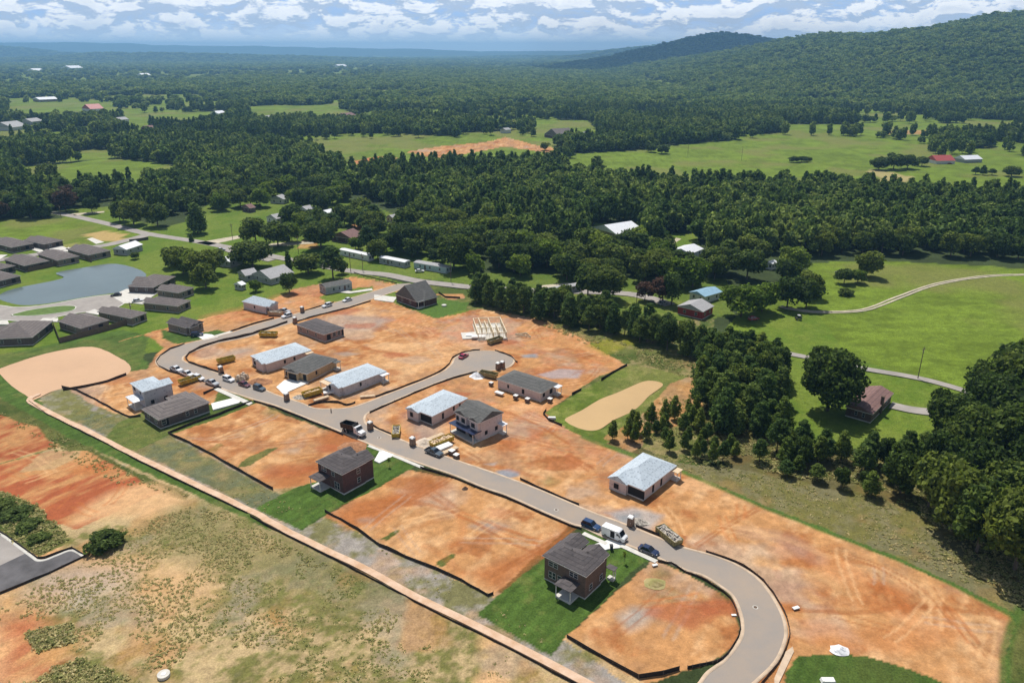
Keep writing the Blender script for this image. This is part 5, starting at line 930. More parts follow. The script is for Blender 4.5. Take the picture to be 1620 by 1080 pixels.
# poles
def pole(label,px,py,h,arm=True):
    x,y=P(px,py); t=thing('utility_pole',label,'utility pole',x,y,R(30),'wooden utility poles'); MB().cyl((0,0,-.3),(0,0,h),.16,.11).build('shaft',M['wood'],t)
    if arm: MB().box(-1.1,1.1,-.06,.06,h-.9,h-.75).build('crossarm',M['wood'],t); MB().cyl((.25,.15,h-2.2),(.25,.15,h-1.4),.2).build('transformer',M['rim'],t)
for lb,px,py,h in (('tall dark utility pole by the country lane on the right field',1452,598,11.5),('utility pole beside the pond end white driveways',209,503,7),('utility pole left of the teal mobile home road',555,430,9),('utility pole in front of the middle mobile home',574,428,9),('utility pole at the right of the teal mobile home',713.5,446,10),('utility pole by the far left road trees',97,345,9),('utility pole near the old road bend',368,377,9),('utility pole by the bright lawn tree',472,398,9),('utility pole near the red barn like house',1007,480,9),('far utility pole in the middle of the big crop field',1173,254,14),('far utility pole left in the big crop field',1088,247,14)): pole(lb,px,py,h)
for lb,px,py in (('young sapling with stake on the front lawn beside the brown brick house',987.5,888),('young sapling on the lawn of the maroon brick house',616,737)):
    x,y=P(px,py); t=thing('sapling',lb,'sapling',x,y,0); MB().cyl((0,0,-.3),(0,0,2.0),.04,n=5).build('trunk',M['bark'],t); mb=MB()
    for i in range(120):
        a=rnd.random()*6.3; r_=rnd.random()*.45; z=1.3+rnd.random()*1.3; q=.1; d=Vector((rnd.uniform(-1,1),rnd.uniform(-1,1),rnd.uniform(-1,1))).normalized(); e=d.orthogonal().normalized()*q; g_=d.cross(e.normalized())*q; c=Vector((r_*math.cos(a),r_*math.sin(a),z)); mb.add([c-e-g_,c+e-g_,c+e+g_,c-e+g_],[(0,1,2,3)])
    mb.build('crown',M['leaf_bright'],t)
x,y=P(967,868); t=thing('wheelie_bin','dark wheeled bin standing on the front driveway','bin',x,y,0); MB().frustum((-.3,.3,-.35,.35),(-.38,.38,-.42,.42),.05,1.0).build('bin_body',M['p_navy'],t); MB().box(-.4,.4,-.45,.45,1.0,1.07).build('lid',M['black'],t)
x,y=P(524,652); t=thing('fire_hydrant','small dark post on the road surface at the junction','post',x,y,0); MB().cyl((0,0,0),(0,0,1.1),.18,.14).build('shaft',M['rusty'],t); MB().cyl((0,0,1.1),(0,0,1.3),.2,.08).build('cap',M['rusty'],t)
for lb,px,py in (('flat manhole cover in the street below the side street junction',600,692),('flat manhole cover in the street left of the delivery van',880,806),('flat manhole cover in the outer street bend',1195,960)):
    x,y=P(px,py); t=thing('manhole',lb,'manhole',x,y,0); MB().cyl((0,0,-.1),(0,0,.02),.55,n=14).build('collar',M['conc'],t); MB().cyl((0,0,.02),(0,0,.03),.4,n=12).build('cover',M['rusty'],t)
for lb,px,py in (('grey concrete manhole ring in the weeds at the bottom left',259,1067),('round white concrete lid on the lawn of the gabled house',702.5,483)):
    x,y=P(px,py); t=thing('manhole',lb,'manhole',x,y,0); MB().cyl((0,0,-.4),(0,0,.3),1.1,n=16).build('collar',M['conc'],t); MB().cyl((0,0,.3),(0,0,.36),.45,n=12).build('cover',M['whiteplastic'],t)
for k,(px,py) in enumerate(((873,661),(1310,1076))):
    x,y=P(px,py); o=MB().prism([(-1.3,-.2),(-1.1,.35),(1.1,.35),(1.3,-.2)],-.5,.5).box(-.9,.9,-.7,-.55,-.2,.5).build('culvert_headwall',M['conc_new']); o.location=(x,y,0); tag(o,('white concrete drain inlet beside the tan pond','pale concrete drain inlet on the bottom right lawn')[k],'drain inlet')
# ---------------------------------------------------------------- trees
PC=bpy.data.collections.new('tree_prototypes')   # not linked to the scene
nr=np.random.RandomState(11)
def leaves(cent,nrm,size,asp=1.0,jit=.7):
    n=len(cent); d=nrm+nr.normal(0,jit,(n,3)); d/=np.linalg.norm(d,axis=1)[:,None]+1e-9
    r=nr.normal(0,1,(n,3)); e=np.cross(d,r); e/=np.linalg.norm(e,axis=1)[:,None]+1e-9; g=np.cross(d,e); s=(size*(.65+.7*nr.rand(n)))[:,None]
    e=e*s*asp; g=g*s; k=1+.35*(nr.rand(n,4,1)-.5)*2
    return np.stack([cent-e*k[:,0]*.9-g*.4,cent+e*.25-g*k[:,1],cent+e*k[:,2],cent-e*.2+g*k[:,3]],1)
def meshq(name,quads,mats,trunk=None,normals=None):
    n=len(quads); v=quads.reshape(-1,3); tv,tf=(trunk.v,trunk.f) if trunk else ([],[])
    me=bpy.data.meshes.new(name); f=np.arange(n*4).reshape(n,4).tolist()+[tuple(i+n*4 for i in q) for q in tf]
    me.from_pydata(v.tolist()+list(tv),[],f)
    for m_ in mats: me.materials.append(m_)
    if trunk: me.polygons.foreach_set('material_index',[0]*n+[1]*len(tf))
    me.update(); return me
def crown_broad(h,r,nl,nq,ls,z0=.28,squash=.85):
    qs=[]; lob=[]
    for i in range(nl):
        t=(i+.5)/nl; a=i*2.4+nr.rand(); z=z0+(1-z0)*(.12+.72*((t*1.0)))
        env=math.sqrt(max(.08,1-((z-(z0+.42*(1-z0)))/(.60*(1-z0)))**2)); rr=r*env*(.35+.5*nr.rand()); lr=r*(.30+.22*nr.rand())
        c=np.array([rr*math.cos(a),rr*math.sin(a),z*h]); c[2]=min(c[2],h-lr*squash); lob.append((c,lr))
    for c,lr in lob:
        d=nr.normal(0,1,(nq,3)); d[:,2]+=.25; d/=np.linalg.norm(d,axis=1)[:,None]; rad=lr*(.72+.36*nr.rand(nq,1)**.7)*(1+.22*np.sin(d[:,:1]*5+c[0])*np.cos(d[:,1:2]*6+c[1]))
        p=c+d*rad*np.array([1,1,squash]); qs.append(leaves(p,d,np.full(nq,ls)))
    return np.concatenate(qs),lob
def trunk_mesh(h,r,lob,th=.5):
    t=MB(); t.cyl((0,0,-.5),(.1,0,h*th),r,r*.6,7)
    for c,lr in lob[::2]: t.cyl((.1,0,h*th*.85),(float(c[0])*.8,float(c[1])*.8,float(c[2])-lr*.2),r*.35,r*.12,5)
    return t
def crown_pine(h,r,nl,nq,ls,z0=.3):
    qs=[]
    for i in range(nl):
        t=(i+.5)/nl; z=z0+(1-z0)*t; env=max(.12,(1-t*t))**.7*(.5+.5*min(1,t*3+.35))*(.8+.4*nr.rand()); k=max(2,int(6*(1-t)+2))
        for j in range(k):
            a=2*math.pi*(j+nr.rand()*.7)/k+i; rr=r*env*(.45+.35*nr.rand()); lr=r*(.24+.16*(1-t))*(.7+.6*nr.rand()); c=np.array([rr*math.cos(a),rr*math.sin(a),min(z*h+nr.normal()*.25,h-lr*.6)])
            m_=nq; d=nr.normal(0,1,(m_,3)); d/=np.linalg.norm(d,axis=1)[:,None]; p=c+d*lr*np.array([1,1,.75])*(.6+.45*nr.rand(m_,1)); qs.append(leaves(p,d+np.array([0,0,.4]),np.full(m_,ls),.55,.6))
    return np.concatenate(qs)
PROTO={}
def protoset():
    q=crown_pine(14,3.4,11,60,.36,.2); t=MB(); t.cyl((0,0,-.5),(0,0,12),.24,.06,6); PROTO['ypine0']=(meshq('crown',q,[M['needle_young']]),t,14,3.4)
    for k in range(5):
        q,l=crown_broad(14,5.6,15+k*2,230,.46,(.22,.3,.16,.26,.2)[k],.85); PROTO['oak%d'%k]=(meshq('crown',q,[M['leaf']]),trunk_mesh(14,.34,l),14,5.6)
    for k in range(2):
        q,l=crown_broad(20,8,30,420,.46,.24,.8); PROTO['big%d'%k]=(meshq('crown',q,[M['leaf']]),trunk_mesh(20,.5,l,.45),20,8)
    for k in range(4):
        q=crown_pine(14,3.6,13+k,70,.36,(.34,.22,.42,.12)[k]); t=MB(); t.cyl((0,0,-.5),(0,0,12.6),.24,.06,7); PROTO['pine%d'%k]=(meshq('crown',q,[M['needle']]),t,14,3.6)
    for k in range(2):
        q,l=crown_broad(14,5.6,16,200,.46,.22); PROTO['bright%d'%k]=(meshq('crown',q,[M['leaf_bright']]),trunk_mesh(14,.3,l),14,5.6)
    q,l=crown_broad(14,5.2,15,150,.46,.22); PROTO['rust0']=(meshq('crown',q,[M['leaf_rust']]),trunk_mesh(14,.3,l),14,5.2)
    q=crown_pine(10,1.7,12,60,.3,.03); t=MB(); t.cyl((0,0,-.4),(0,0,9),.16,.05,6); PROTO['cypress0']=(meshq('crown',q,[M['needle']]),t,10,1.7)
    for k in range(2):
        q,l=crown_broad(3,2.2,12,170,.22,.0,.7); PROTO['bush%d'%k]=(meshq('foliage',q,[M['bush']]),None,3,2.2)
    q,l=crown_broad(3,2.0,10,120,.20,.0,.6); PROTO['scrub0']=(meshq('foliage',q,[M['weed']]),None,3,2.0)
protoset()
TM={}
for k,(c,t,h,r) in PROTO.items():
    if t is not None:
        tm=bpy.data.meshes.new('trunk'); tm.from_pydata(t.v,[],t.f); tm.materials.append(M['bark']); TM[k]=tm
NT=0; TREEPTS=[]
def tree(kind,x,y,h,r,label,cat='tree',group=None,name=None):
    global NT
    c,t,H0,R0=PROTO[kind]; nm=name or {'ypine':'pine_tree','oak':'broadleaf_tree','big':'broadleaf_tree','pine':'pine_tree','bright':'broadleaf_tree','rust':'broadleaf_tree','cypress':'cypress_tree','bush':'bush','scrub':'bush'}[kind.rstrip('0123456789')]
    s=(r/R0,r/R0,h/H0); rz=rnd.random()*6.28; NT+=1; TREEPTS.append((x,y,r))
    if t is None:
        o=bpy.data.objects.new(nm,c); COL.objects.link(o); o.location=(x,y,-.25); o.scale=s; o.rotation_euler=(0,0,rz); tag(o,label,'bush' if cat=='tree' else cat,group); return
    e=thing(nm,label,cat,x,y,rz,group,z=-.2); e.scale=s
    for n_,m_ in (('crown',c),('trunk',TM[kind])):
        o=bpy.data.objects.new(n_,m_); COL.objects.link(o); o.parent=e
def tp(kind,px,py,h,r,label,**k): x,y=P(px,py); tree(kind,x,y,h,r,label,**k)
SPEC=[('big0',1309,648,20.5,8.2,'large round oak standing on the lawn left of the brown roofed ranch house'),('oak3',1483,678,13,3.2,'slim young tree at the end of the ranch house driveway'),
('big1',1512,705,15,7,'broad oak at the left front of the big right hand oak mass'),('big0',1570,705,21,9,'huge oak at the right edge just beyond the driveway'),('big1',1610,668,22,9,'tall oak behind the huge one at the right edge'),('big0',1545,748,19,7.5,'dark oak below the driveway with lit top'),('big1',1600,765,22,8.5,'tall dark oak at the right edge above the deep shadow'),
('big0',1650,800,22,9,'oak just past the right edge casting the deep shadow'),('oak2',1530,790,16,5.5,'oak leaning over the shaded bank'),('oak1',1575,820,15,5.5,'lower oak at the foot of the shaded bank'),('oak1',1468,802,15,4.8,'tall tree on the shaded bank nearest the clay field'),('oak3',1505,838,17,6,'leaning dark tree above the deepest shadow'),('oak0',1545,872,17,6.5,'lowest dark tree of the bank above the green verge'),('big1',1605,900,19,7.5,'dark tree at the right edge nearest the verge'),('oak2',1425,778,12,4,'small dark tree at the left end of the shaded bank'),
('oak0',1655,720,20,8,'farthest right oak behind the others'),('oak4',1480,760,14,4.5,'oak at the inner corner of the shaded bank'),('big1',1560,655,17,7,'round dark oak beside the country lane end'),('oak1',1604,610,16,7,'small topped oak highest on the right edge by the lane'),('oak2',1500,740,12,4.5,'lower round tree before the huge right edge oak'),
('bright0',1172,500,14,8,'bright yellow green spreading tree behind the red barn like house'),('bright1',1205,492,13,7,'bright green tree right of the spreading one by the field'),('oak0',1245,486,14,6,'dark oak at the start of the farm track'),('oak3',1275,486,13,5.5,'oak right beside the farm track mouth'),('oak1',1278,470,12,5.5,'tree behind the farm track mouth'),
('oak2',1370,437,13,6,'round dark tree projecting into the big field'),('bright1',1356,447,7,4,'small yellow green tree in front of the projecting round tree'),('oak1',1335,448,7,4,'small dark tree left of the yellow green one'),('bush0',1338,466,3,3.4,'bush standing free on the field slope'),
('rust0',1048,478,12,5.5,'bare reddish brown tree beside the lane loop'),('rust0',1020,475,9,4,'second reddish tree left of the lane loop'),('oak1',1062,482,14,4.5,'tall thin tree right of the reddish tree'),
('big1',953,472,15,8,'broad dark oak in front of the lane among the belt'),('oak0',930,468,15,6.5,'oak left of the broad one behind the belt'),
('big0',400,422,13.5,9.5,'very wide round dark oak in front of the white roofed building'),('cypress0',457,425,10,2.1,'narrow dark cypress right of the wide round oak'),('oak4',488,432,10,6.5,'brownish round tree between cypress and pine'),('pine2',527,440,16,6.5,'open branched pine beside the mobile homes road'),
('oak1',458,462,9,3.8,'dark tree on the lawn behind the white walled house'),('bright1',404,460,5.5,3,'small round green tree on the lawn'),('oak2',541,432,7,3,'small tree right of the open pine'),
('oak2',290,432,14,7,'tree at the left of the grove beyond the pond, dark'),('bright0',303,436,13,5.5,'yellow green tree in the grove beyond the pond'),('oak0',322,440,14,7,'tall dark tree in the middle of the grove beyond the pond'),('oak1',340,432,12,6,'tree at the right of the grove beyond the pond'),('oak3',326,455,12,5.5,'lowest tree of the grove, near the grey cottages'),('oak4',275,422,11,5,'small tree at the back of the grove beyond the pond'),
('pine3',313,369,19,7,'very tall dark conifer standing on the bright lawn'),('oak0',250,358,15,7.5,'tree standing right at the far road bend'),('oak3',212,356,16,8,'wide oak beside the far road'),('oak2',190,350,14,6,'leftmost oak beside the far road'),('oak1',146,337,11,5,'lone tree on the lawn beyond the far road'),
('cypress0',303,382,5,1.6,'tiny cypress at the old road side'),('oak0',214,409,3.6,2.4,'small lone tree on the lawn behind the pond'),('oak1',78,288,15,8.5,'lone round tree in the left meadow'),('pine1',943,281,19,8,'tall pine rising alone before the crop field'),('oak2',915,285,15,7,'tree left of the lone tall pine'),
('oak0',440,390,14,8,'wide tree on the old road lawn'),('oak3',405,385,15,8,'wide tree left of the old road lawn'),('bright0',462,382,12,5,'light green tree behind the old road'),('big1',508,392,15,8.5,'big oak in front of the maroon roofed house'),('pine0',581,398,15,5.5,'pine by the cream mobile home'),('oak4',598,410,11,5,'round tree between the first two mobile homes'),
('big0',640,398,16,9,'big oak behind the middle mobile home'),('big1',718,424,18,8.5,'tall oak at the right of the teal mobile home'),('oak1',690,400,15,7,'oak behind the teal mobile home'),('oak3',754,428,6,4,'small tree at the right of the mobile homes lawn'),
('bush0',168,862,3,3.9,'big round dark green bush in the bottom left weeds'),('bush1',62,852,1.3,2.2,'bush above the dark asphalt stub'),('bush0',25,815,1.4,3.4,'large bush patch at the left edge above the asphalt stub'),('bush1',45,832,1.4,2.8,'bush between the two left edge patches'),('bush0',5,800,1.5,3,'left edge bush highest of its patch'),

('oak2',1047,243,10,7,'dark clump tree on the edge of the crop field'),('oak0',1030,241,9,6,'left part of the dark clump by the crop field'),('oak3',1256,257,6,5,'left bush tree of the island clump in the crop field'),('oak1',1268,256.5,6,5,'middle bush tree of the island clump in the crop field'),('oak4',1277,256,5,4,'right bush tree of the island clump in the crop field'),
('oak0',1413,268,15,9,'big tree of the farm clump beside the red roofed house'),('oak2',1390,269,12,8,'left tree of the farm clump'),('oak3',1435,267,13,8,'right tree of the farm clump'),('oak1',1458,263,9,6,'small tree next to the red roofed farmhouse'),('pine1',1555,277,9,3.5,'thin tree on the lower right meadow, middle'),('pine0',1543,276,7,4,'thin tree on the lower right meadow, left'),('pine2',1569,277,6,4,'small tree on the lower right meadow, right'),('oak4',1600,279,9,7,'round tree at the right end of the lower meadow'),
('oak1',888,246,10,5,'dark small tree at the orange clearing edge'),('oak0',862,238,9,5,'round tree at the orange clearing'),('oak2',112,188,13,9,'tree in front of the far school meadow'),('oak3',80,190,12,10,'left tree in front of the far school meadow')]
for s in SPEC: tp(*s[:5],s[5])
# random planting ------------------------------------------------------------
EX=HOUSES+[W(p) for p,_ in CLEAR]+ROADPOLY+PONDS
EXL=[(W(OLDROAD),6),(W(CROAD),4),(W(CDRIVE),5),(W(SUBRD),8),(W(FTRACK),3)]
def free(xs,ys,shade=True):
    bad=np.zeros(len(xs),bool)
    for p in EX[len(HOUSES):]:
        bad|=inpoly(xs,ys,p)
    for hp in HOUSES:
        cx=sum(q[0] for q in hp)/4; cy=sum(q[1] for q in hp)/4; rr=max(math.hypot(q[0]-cx,q[1]-cy) for q in hp)+2.5
        bad|=np.hypot(xs-cx,ys-cy)<rr
        if shade:
            D=math.hypot(cx,cy); tx,ty=-cx/D,-cy/D; ln=min(75,9*D/CH+4); al=(xs-cx)*tx+(ys-cy)*ty; pr=np.abs((xs-cx)*ty-(ys-cy)*tx); bad|=(al>0)&(al<ln)&(pr<rr*.85)
    for l,w in EXL: bad|=dpoly(xs,ys,l)<w
    return ~bad
def plant(poly,sp,kinds,hr,rr,label,group,cat='tree',seed=1,shade=True,nmax=999):
    pw=W(poly); g=np.random.RandomState(seed); xs=[p[0] for p in pw]; ys=[p[1] for p in pw]
    a,b=np.meshgrid(np.arange(min(xs),max(xs),sp),np.arange(min(ys),max(ys),sp)); a=a.ravel()+g.uniform(-.42,.42,a.size)*sp; b=b.ravel()+g.uniform(-.42,.42,b.size)*sp
    k=inpoly(a,b,pw)&free(a,b,shade); a,b=a[k],b[k]
    if TREEPTS:
        T=np.array(TREEPTS); k=np.array([np.all(np.hypot(T[:,0]-x,T[:,1]-y)>T[:,2]*.45+sp*.3) for x,y in zip(a,b)],bool); a,b=(a[k],b[k]) if len(a) else (a,b)
    n=0
    for x,y in zip(a,b):
        if n>=nmax: break
        u=g.rand(); tree(kinds[g.randint(len(kinds))],x,y,hr[0]+(hr[1]-hr[0])*u,rr[0]+(rr[1]-rr[0])*(u*.6+g.rand()*.4),label,group=group); n+=1
    return n
BELT=[(752,468),(800,473),(860,483),(960,502),(1030,528),(1060,545),(1128,560),(1104,572),(1060,560),(1000,538),(900,516),(850,505),(780,492),(750,484)]
MASS=[(1108,575),(1130,556),(1190,558),(1228,570),(1240,600),(1234,650),(1240,690),(1180,700),(1120,690),(1100,630)]
ROWP=[(1240,705),(1300,715),(1420,728),(1480,738),(1485,760),(1420,762),(1330,745),(1260,738),(1200,728),(1190,705)]
YOUNG=[(960,694),(990,680),(1030,665),(1085,640),(1105,640),(1120,690),(1180,702),(1200,735),(1150,735),(1090,722),(1030,705),(1000,705)]
print('belt',plant(BELT,5.8,['pine0','pine1','pine3','oak1'],(10,13),(3.0,4.3),'pine in the dense dark belt behind the clay lots','trees of the pine belt',seed=2,shade=False))
print('mass',plant(MASS,5.2,['pine0','pine1','pine3','ypine0','oak1'],(9,14),(3.0,4.2),'pine in the dark dense stand right of the grass basin','pines of the dark stand',seed=3,shade=False))
print('row',plant(ROWP,4.9,['pine0','ypine0','pine2','oak3','pine0'],(7,10.5),(2.2,3.4),'tree in the row of pines in front of the ranch house lawn','pines of the row before the ranch house',seed=4,shade=False))
print('young',plant(YOUNG,4.4,['ypine0','ypine0','pine0','ypine0'],(4,8),(1.2,2.1),'small young pine on the bare clay below the grass basin','young pines on the clay slope',seed=5,shade=False))
print('strip',plant([(1190,722),(1260,735),(1340,752),(1430,775),(1500,815),(1560,860),(1480,835),(1400,795),(1300,770),(1200,745)],6.5,['ypine0','oak1','oak3','pine0'],(3.5,7.5),(1.6,2.8),'low young tree in the brush strip above the green verge','young trees of the brush strip',seed=31,shade=False))
print('bank',plant([(1420,745),(1500,765),(1620,800),(1700,830),(1700,880),(1600,862),(1500,825),(1430,785)],7,['oak2','pine2','oak3'],(8,13),(3,4.2),'tree on the shaded bank at the right edge','trees of the shaded bank',seed=6,shade=False))
TOWN=[(380,360),(520,340),(600,345),(760,372),(860,400),(1000,392),(1120,405),(1260,425),(1300,430),(1290,412),(1240,470),(1140,452),(1010,458),(860,445),(800,438),(770,420),(700,400),(600,385),(480,385),(430,378)]
print('town',plant(TOWN,13,['oak0','oak1','oak2','oak3','oak4','big0','bright0','pine0'],(11,16),(5.5,8),'broadleaf tree among the older houses in the centre','trees among the older houses',seed=7))
print('roadside',plant([(300,340),(380,302),(520,300),(560,318),(540,345),(400,350)],15,['oak0','oak1','bright0','oak3'],(11,15),(5.5,8),'tree on the open lawns beyond the old road','trees on the lawns beyond the old road',seed=17))
print('mid',plant([(110,330),(260,350),(330,372),(260,372),(160,352),(100,340)],13,['oak2','oak3','oak1'],(9,13),(4.5,6.5),'tree along the far road on the left','trees along the far road',seed=23,nmax=9)); print('verge',plant([(560,392),(700,402),(760,425),(745,440),(700,432),(640,405),(560,400)],12,['oak1','bright1','oak3'],(7,11),(4,5.5),'small tree between the mobile homes and the wood','trees behind the mobile homes',seed=29,shade=False))
print('left',plant([(-60,352),(60,346),(100,344),(150,330),(100,310),(-60,318)],12,['oak0','oak2','pine3','rust0'],(12,16),(6,8),'tree of the wood edge behind the left mown field','trees behind the left mown field',seed=8,nmax=24))
print('field',plant([(1290,404),(1400,402),(1640,415),(1640,405),(1400,392),(1300,395)],12,['oak0','oak1','oak2','oak4'],(12,16),(5.5,7),'tree in the wood front along the top of the big right field','trees at the top of the right field',seed=9,shade=False))
print('hedge',plant([(60,272),(150,258),(190,254),(190,258),(120,265)],10,['oak0','oak2'],(5,7),(4,5),'low hedge tree between the two left meadows','hedge trees between the left meadows',seed=12,shade=False,nmax=14))
print('trees',NT)
# stuff woods ----------------------------------------------------------------
protos=[]
def addproto(me_,nm):
    o=bpy.data.objects.new(nm,me_); PC.objects.link(o); protos.append(o)
for k in range(5):
    q,l=crown_broad(14,5.4,11,(70,80,75,90,60)[k],.85,(.14,.2,.1,.25,.05)[k]); t=MB(); t.cyl((0,0,-1),(0,0,7),.3,.15,5); addproto(meshq('p%02d_broad'%k,q,[M['leaf_far'],M['bark']],t),'p%02d'%k)
for k in range(2):
    q=crown_pine(15,4.0,7,36,.75,.2); t=MB(); t.cyl((0,0,-1),(0,0,13),.22,.06,5); addproto(meshq('pine_low',q,[M['needle'],M['bark']],t),'p%02d'%(5+k))
for k in range(2):
    q,l=crown_broad(14,5.6,8,50,1.3,-.02); addproto(meshq('far_low',q,[M['leaf_far']]),'p%02d'%(7+k))
def scatter(name,pts,label,coll,group=None):
    me_=bpy.data.meshes.new(name); pts=np.asarray(pts,np.float32); n=len(pts); me_.vertices.add(n); me_.vertices.foreach_set('co',pts[:,:3].ravel())
    for nm,ty,cc in (('rot','FLOAT',pts[:,3]),('idx','INT',pts[:,6].astype(np.int32))): a_=me_.attributes.new(nm,ty,'POINT'); a_.data.foreach_set('value',cc)
    a_=me_.attributes.new('scl','FLOAT_VECTOR','POINT'); a_.data.foreach_set('vector',np.stack([pts[:,4],pts[:,4],pts[:,5]],1).ravel())
    o=bpy.data.objects.new(name,me_); COL.objects.link(o); o['kind']='stuff'; o['label']=label; o['category']=group
    ng=bpy.data.node_groups.new('scatter_'+name,'GeometryNodeTree'); ng.interface.new_socket('Geometry',in_out='INPUT',socket_type='NodeSocketGeometry'); ng.interface.new_socket('Geometry',in_out='OUTPUT',socket_type='NodeSocketGeometry')
    N=ng.nodes; L=ng.links; gi=N.new('NodeGroupInput'); go_=N.new('NodeGroupOutput'); ci=N.new('GeometryNodeCollectionInfo'); ci.inputs['Collection'].default_value=coll; ci.inputs['Separate Children'].default_value=True; ci.inputs['Reset Children'].default_value=True
    ip=N.new('GeometryNodeInstanceOnPoints'); ip.inputs['Pick Instance'].default_value=True
    def na_(nm,ty): q=N.new('GeometryNodeInputNamedAttribute'); q.data_type=ty; q.inputs['Name'].default_value=nm; return q.outputs['Attribute']
    cx=N.new('ShaderNodeCombineXYZ'); L.new(na_('rot','FLOAT'),cx.inputs[2]); L.new(gi.outputs[0],ip.inputs['Points']); L.new(ci.outputs[0],ip.inputs['Instance']); L.new(na_('idx','INT'),ip.inputs['Instance Index']); L.new(cx.outputs[0],ip.inputs['Rotation']); L.new(na_('scl','FLOAT_VECTOR'),ip.inputs['Scale']); L.new(ip.outputs[0],go_.inputs[0])
    md=o.modifiers.new('scatter','NODES'); md.node_group=ng; return o
pts=[]; D=300.0; g=np.random.RandomState(5)
while D<13500:
    s=max(7.5,D/150)
    xs=np.arange(-D*.80-60,D*.80+60,s); xs=xs+g.uniform(-.45,.45,xs.size)*s; ys=D+g.uniform(-.45,.45,xs.size)*s; pts.append(np.stack([xs,ys,np.full(xs.size,s)],1)); D+=s*(1.0 if D<1500 else 1.15)
A=np.concatenate(pts); xs,ys,ss=A.T
front=W([(-400,346),(100,344),(125,318),(195,318),(200,340),(260,345),(320,322),(380,300),(440,288),(560,306),(640,335),(760,362),(860,395),(1000,388),(1120,400),(1300,404),(1420,396),(1640,402),(2100,410),(2100,81),(-400,81)])
k=inpoly(xs,ys,front); xs,ys,ss=xs[k],ys[k],ss[k]; k=free(xs,ys); xs,ys,ss=xs[k],ys[k],ss[k]
T=np.array(TREEPTS); 
k=np.ones(len(xs),bool)
for x,y,r in TREEPTS: k&=np.hypot(xs-x,ys-y)>r*.8
open_=fbm(xs,ys,160,3,77); k&=~((open_>.58-.05*(xs<-100))&(ys<2300)&(hz(xs,ys)<6)&(ys>660)&(g.rand(len(xs))>.06)); k&=~((fbm(xs,ys*.45,900,3,78)>.56)&(ys>=2300)&(hz(xs,ys)<12)&(g.rand(len(xs))>.15))
xs,ys,ss=xs[k],ys[k],ss[k]; z=hz(xs,ys); n=len(xs); u=g.rand(n); u2=g.rand(n)
hs=.66+.7*u; hs*=np.where(ys>3500,1.15,1); sc=(ss/7.5)**.85*(.58+.72*u2); sc=np.maximum(sc,.8)*np.where(z>5,.95,1)
stand=fbm(xs,ys,120,3,60); pine=((stand>.54)^(g.rand(n)<.2))&(z<30)
idx=np.where(ys>1500,7+g.randint(0,2,n),np.where(pine,5+g.randint(0,2,n),g.randint(0,5,n)))
allp=np.stack([xs,ys,z-.4,g.rand(n)*6.28,sc,hs,idx],1); print('stuff trees',n)
hill=z>14
scatter('woodland',allp[~hill],'continuous dark green woodland covering the valley floor to the horizon',PC,'woodland'); scatter('hillside_forest',allp[hill],'dense forest clothing the long hills on the right and the distance',PC,'forest')
# weeds tufts
WC=bpy.data.collections.new('weed_prototypes')
for k in range(3):
    q,l=crown_broad(.7,.55,4,10,.13,0,.8); o=bpy.data.objects.new('t%d'%k,meshq('tuft',q,[M['weed']])); WC.objects.link(o)
def tufts(poly,dens,n_,seed,sc=(.5,1.1),only=None,excl=()):
    pw=W(poly); g=np.random.RandomState(seed); x0,x1=min(p[0] for p in pw),max(p[0] for p in pw); y0,y1=min(p[1] for p in pw),max(p[1] for p in pw)
    x=g.uniform(x0,x1,n_); y=g.uniform(y0,y1,n_); k=inpoly(x,y,pw)&(fbm(x,y,9,4,seed)>dens)
    for e_ in excl: k&=~inpoly(x,y,W(e_))
    k&=dpoly(x,y,W(SWALE))>1.6
    x,y=x[k],y[k]; n=len(x); s=g.uniform(*sc,n); return np.stack([x,y,np.full(n,-.3),g.rand(n)*6.28,s,s*g.uniform(.3,.6,n),g.randint(0,3,n)],1)
BL=[(0,900),(200,830),(330,790),(420,840),(860,1060),(900,1100),(-40,1100),(-60,960)]
T1=[tufts([(40,1000),(110,985),(125,1012),(60,1028)],.25,500,61,(.8,1.7)),tufts([(70,1062),(130,1040),(205,1072),(190,1100),(50,1100)],.25,500,62,(.8,1.7)),tufts([(1236,700),(1420,728),(1500,765),(1620,800),(1620,860),(1500,835),(1420,795),(1290,762),(1190,735)],.36,2200,50,(.9,2.2)),tufts(BL,.42,22000,41,(.25,.75)),tufts([(60,640),(200,665),(430,780),(780,942),(960,1090),(820,1015),(430,822),(225,718)],.42,7000,42,(.25,.65)),tufts([(1010,712),(1150,735),(1420,795),(1620,860),(1620,960),(1400,865),(1240,805)],.4,7000,43,(.3,.9)),
 tufts([(930,545),(1110,565),(1112,640),(1000,690),(960,690),(1090,600)],.5,3500,44,(.3,.9)),tufts([(0,630),(60,668),(200,738),(300,785),(190,765),(60,700),(0,660)],.4,3500,45,(.4,1.1)),tufts([(0,775),(60,800),(110,850),(60,878),(0,845)],.35,1500,46,(.8,1.8)),tufts([(1000,690),(1110,640),(1236,700),(1420,735),(1480,770),(1300,760),(1100,730)],.4,3000,47,(.6,1.5)),
 tufts([(850,510),(900,520),(1000,545),(1110,575),(1100,600),(930,545)],.4,3000,48,(.6,1.5)),tufts([(1440,780),(1620,830),(1700,900),(1620,960),(1500,880)],.45,1500,49,(.8,1.8))]
tf=scatter('weeds',np.concatenate(T1),'dry straw and green weed tufts over the rough ground',WC,'weeds')
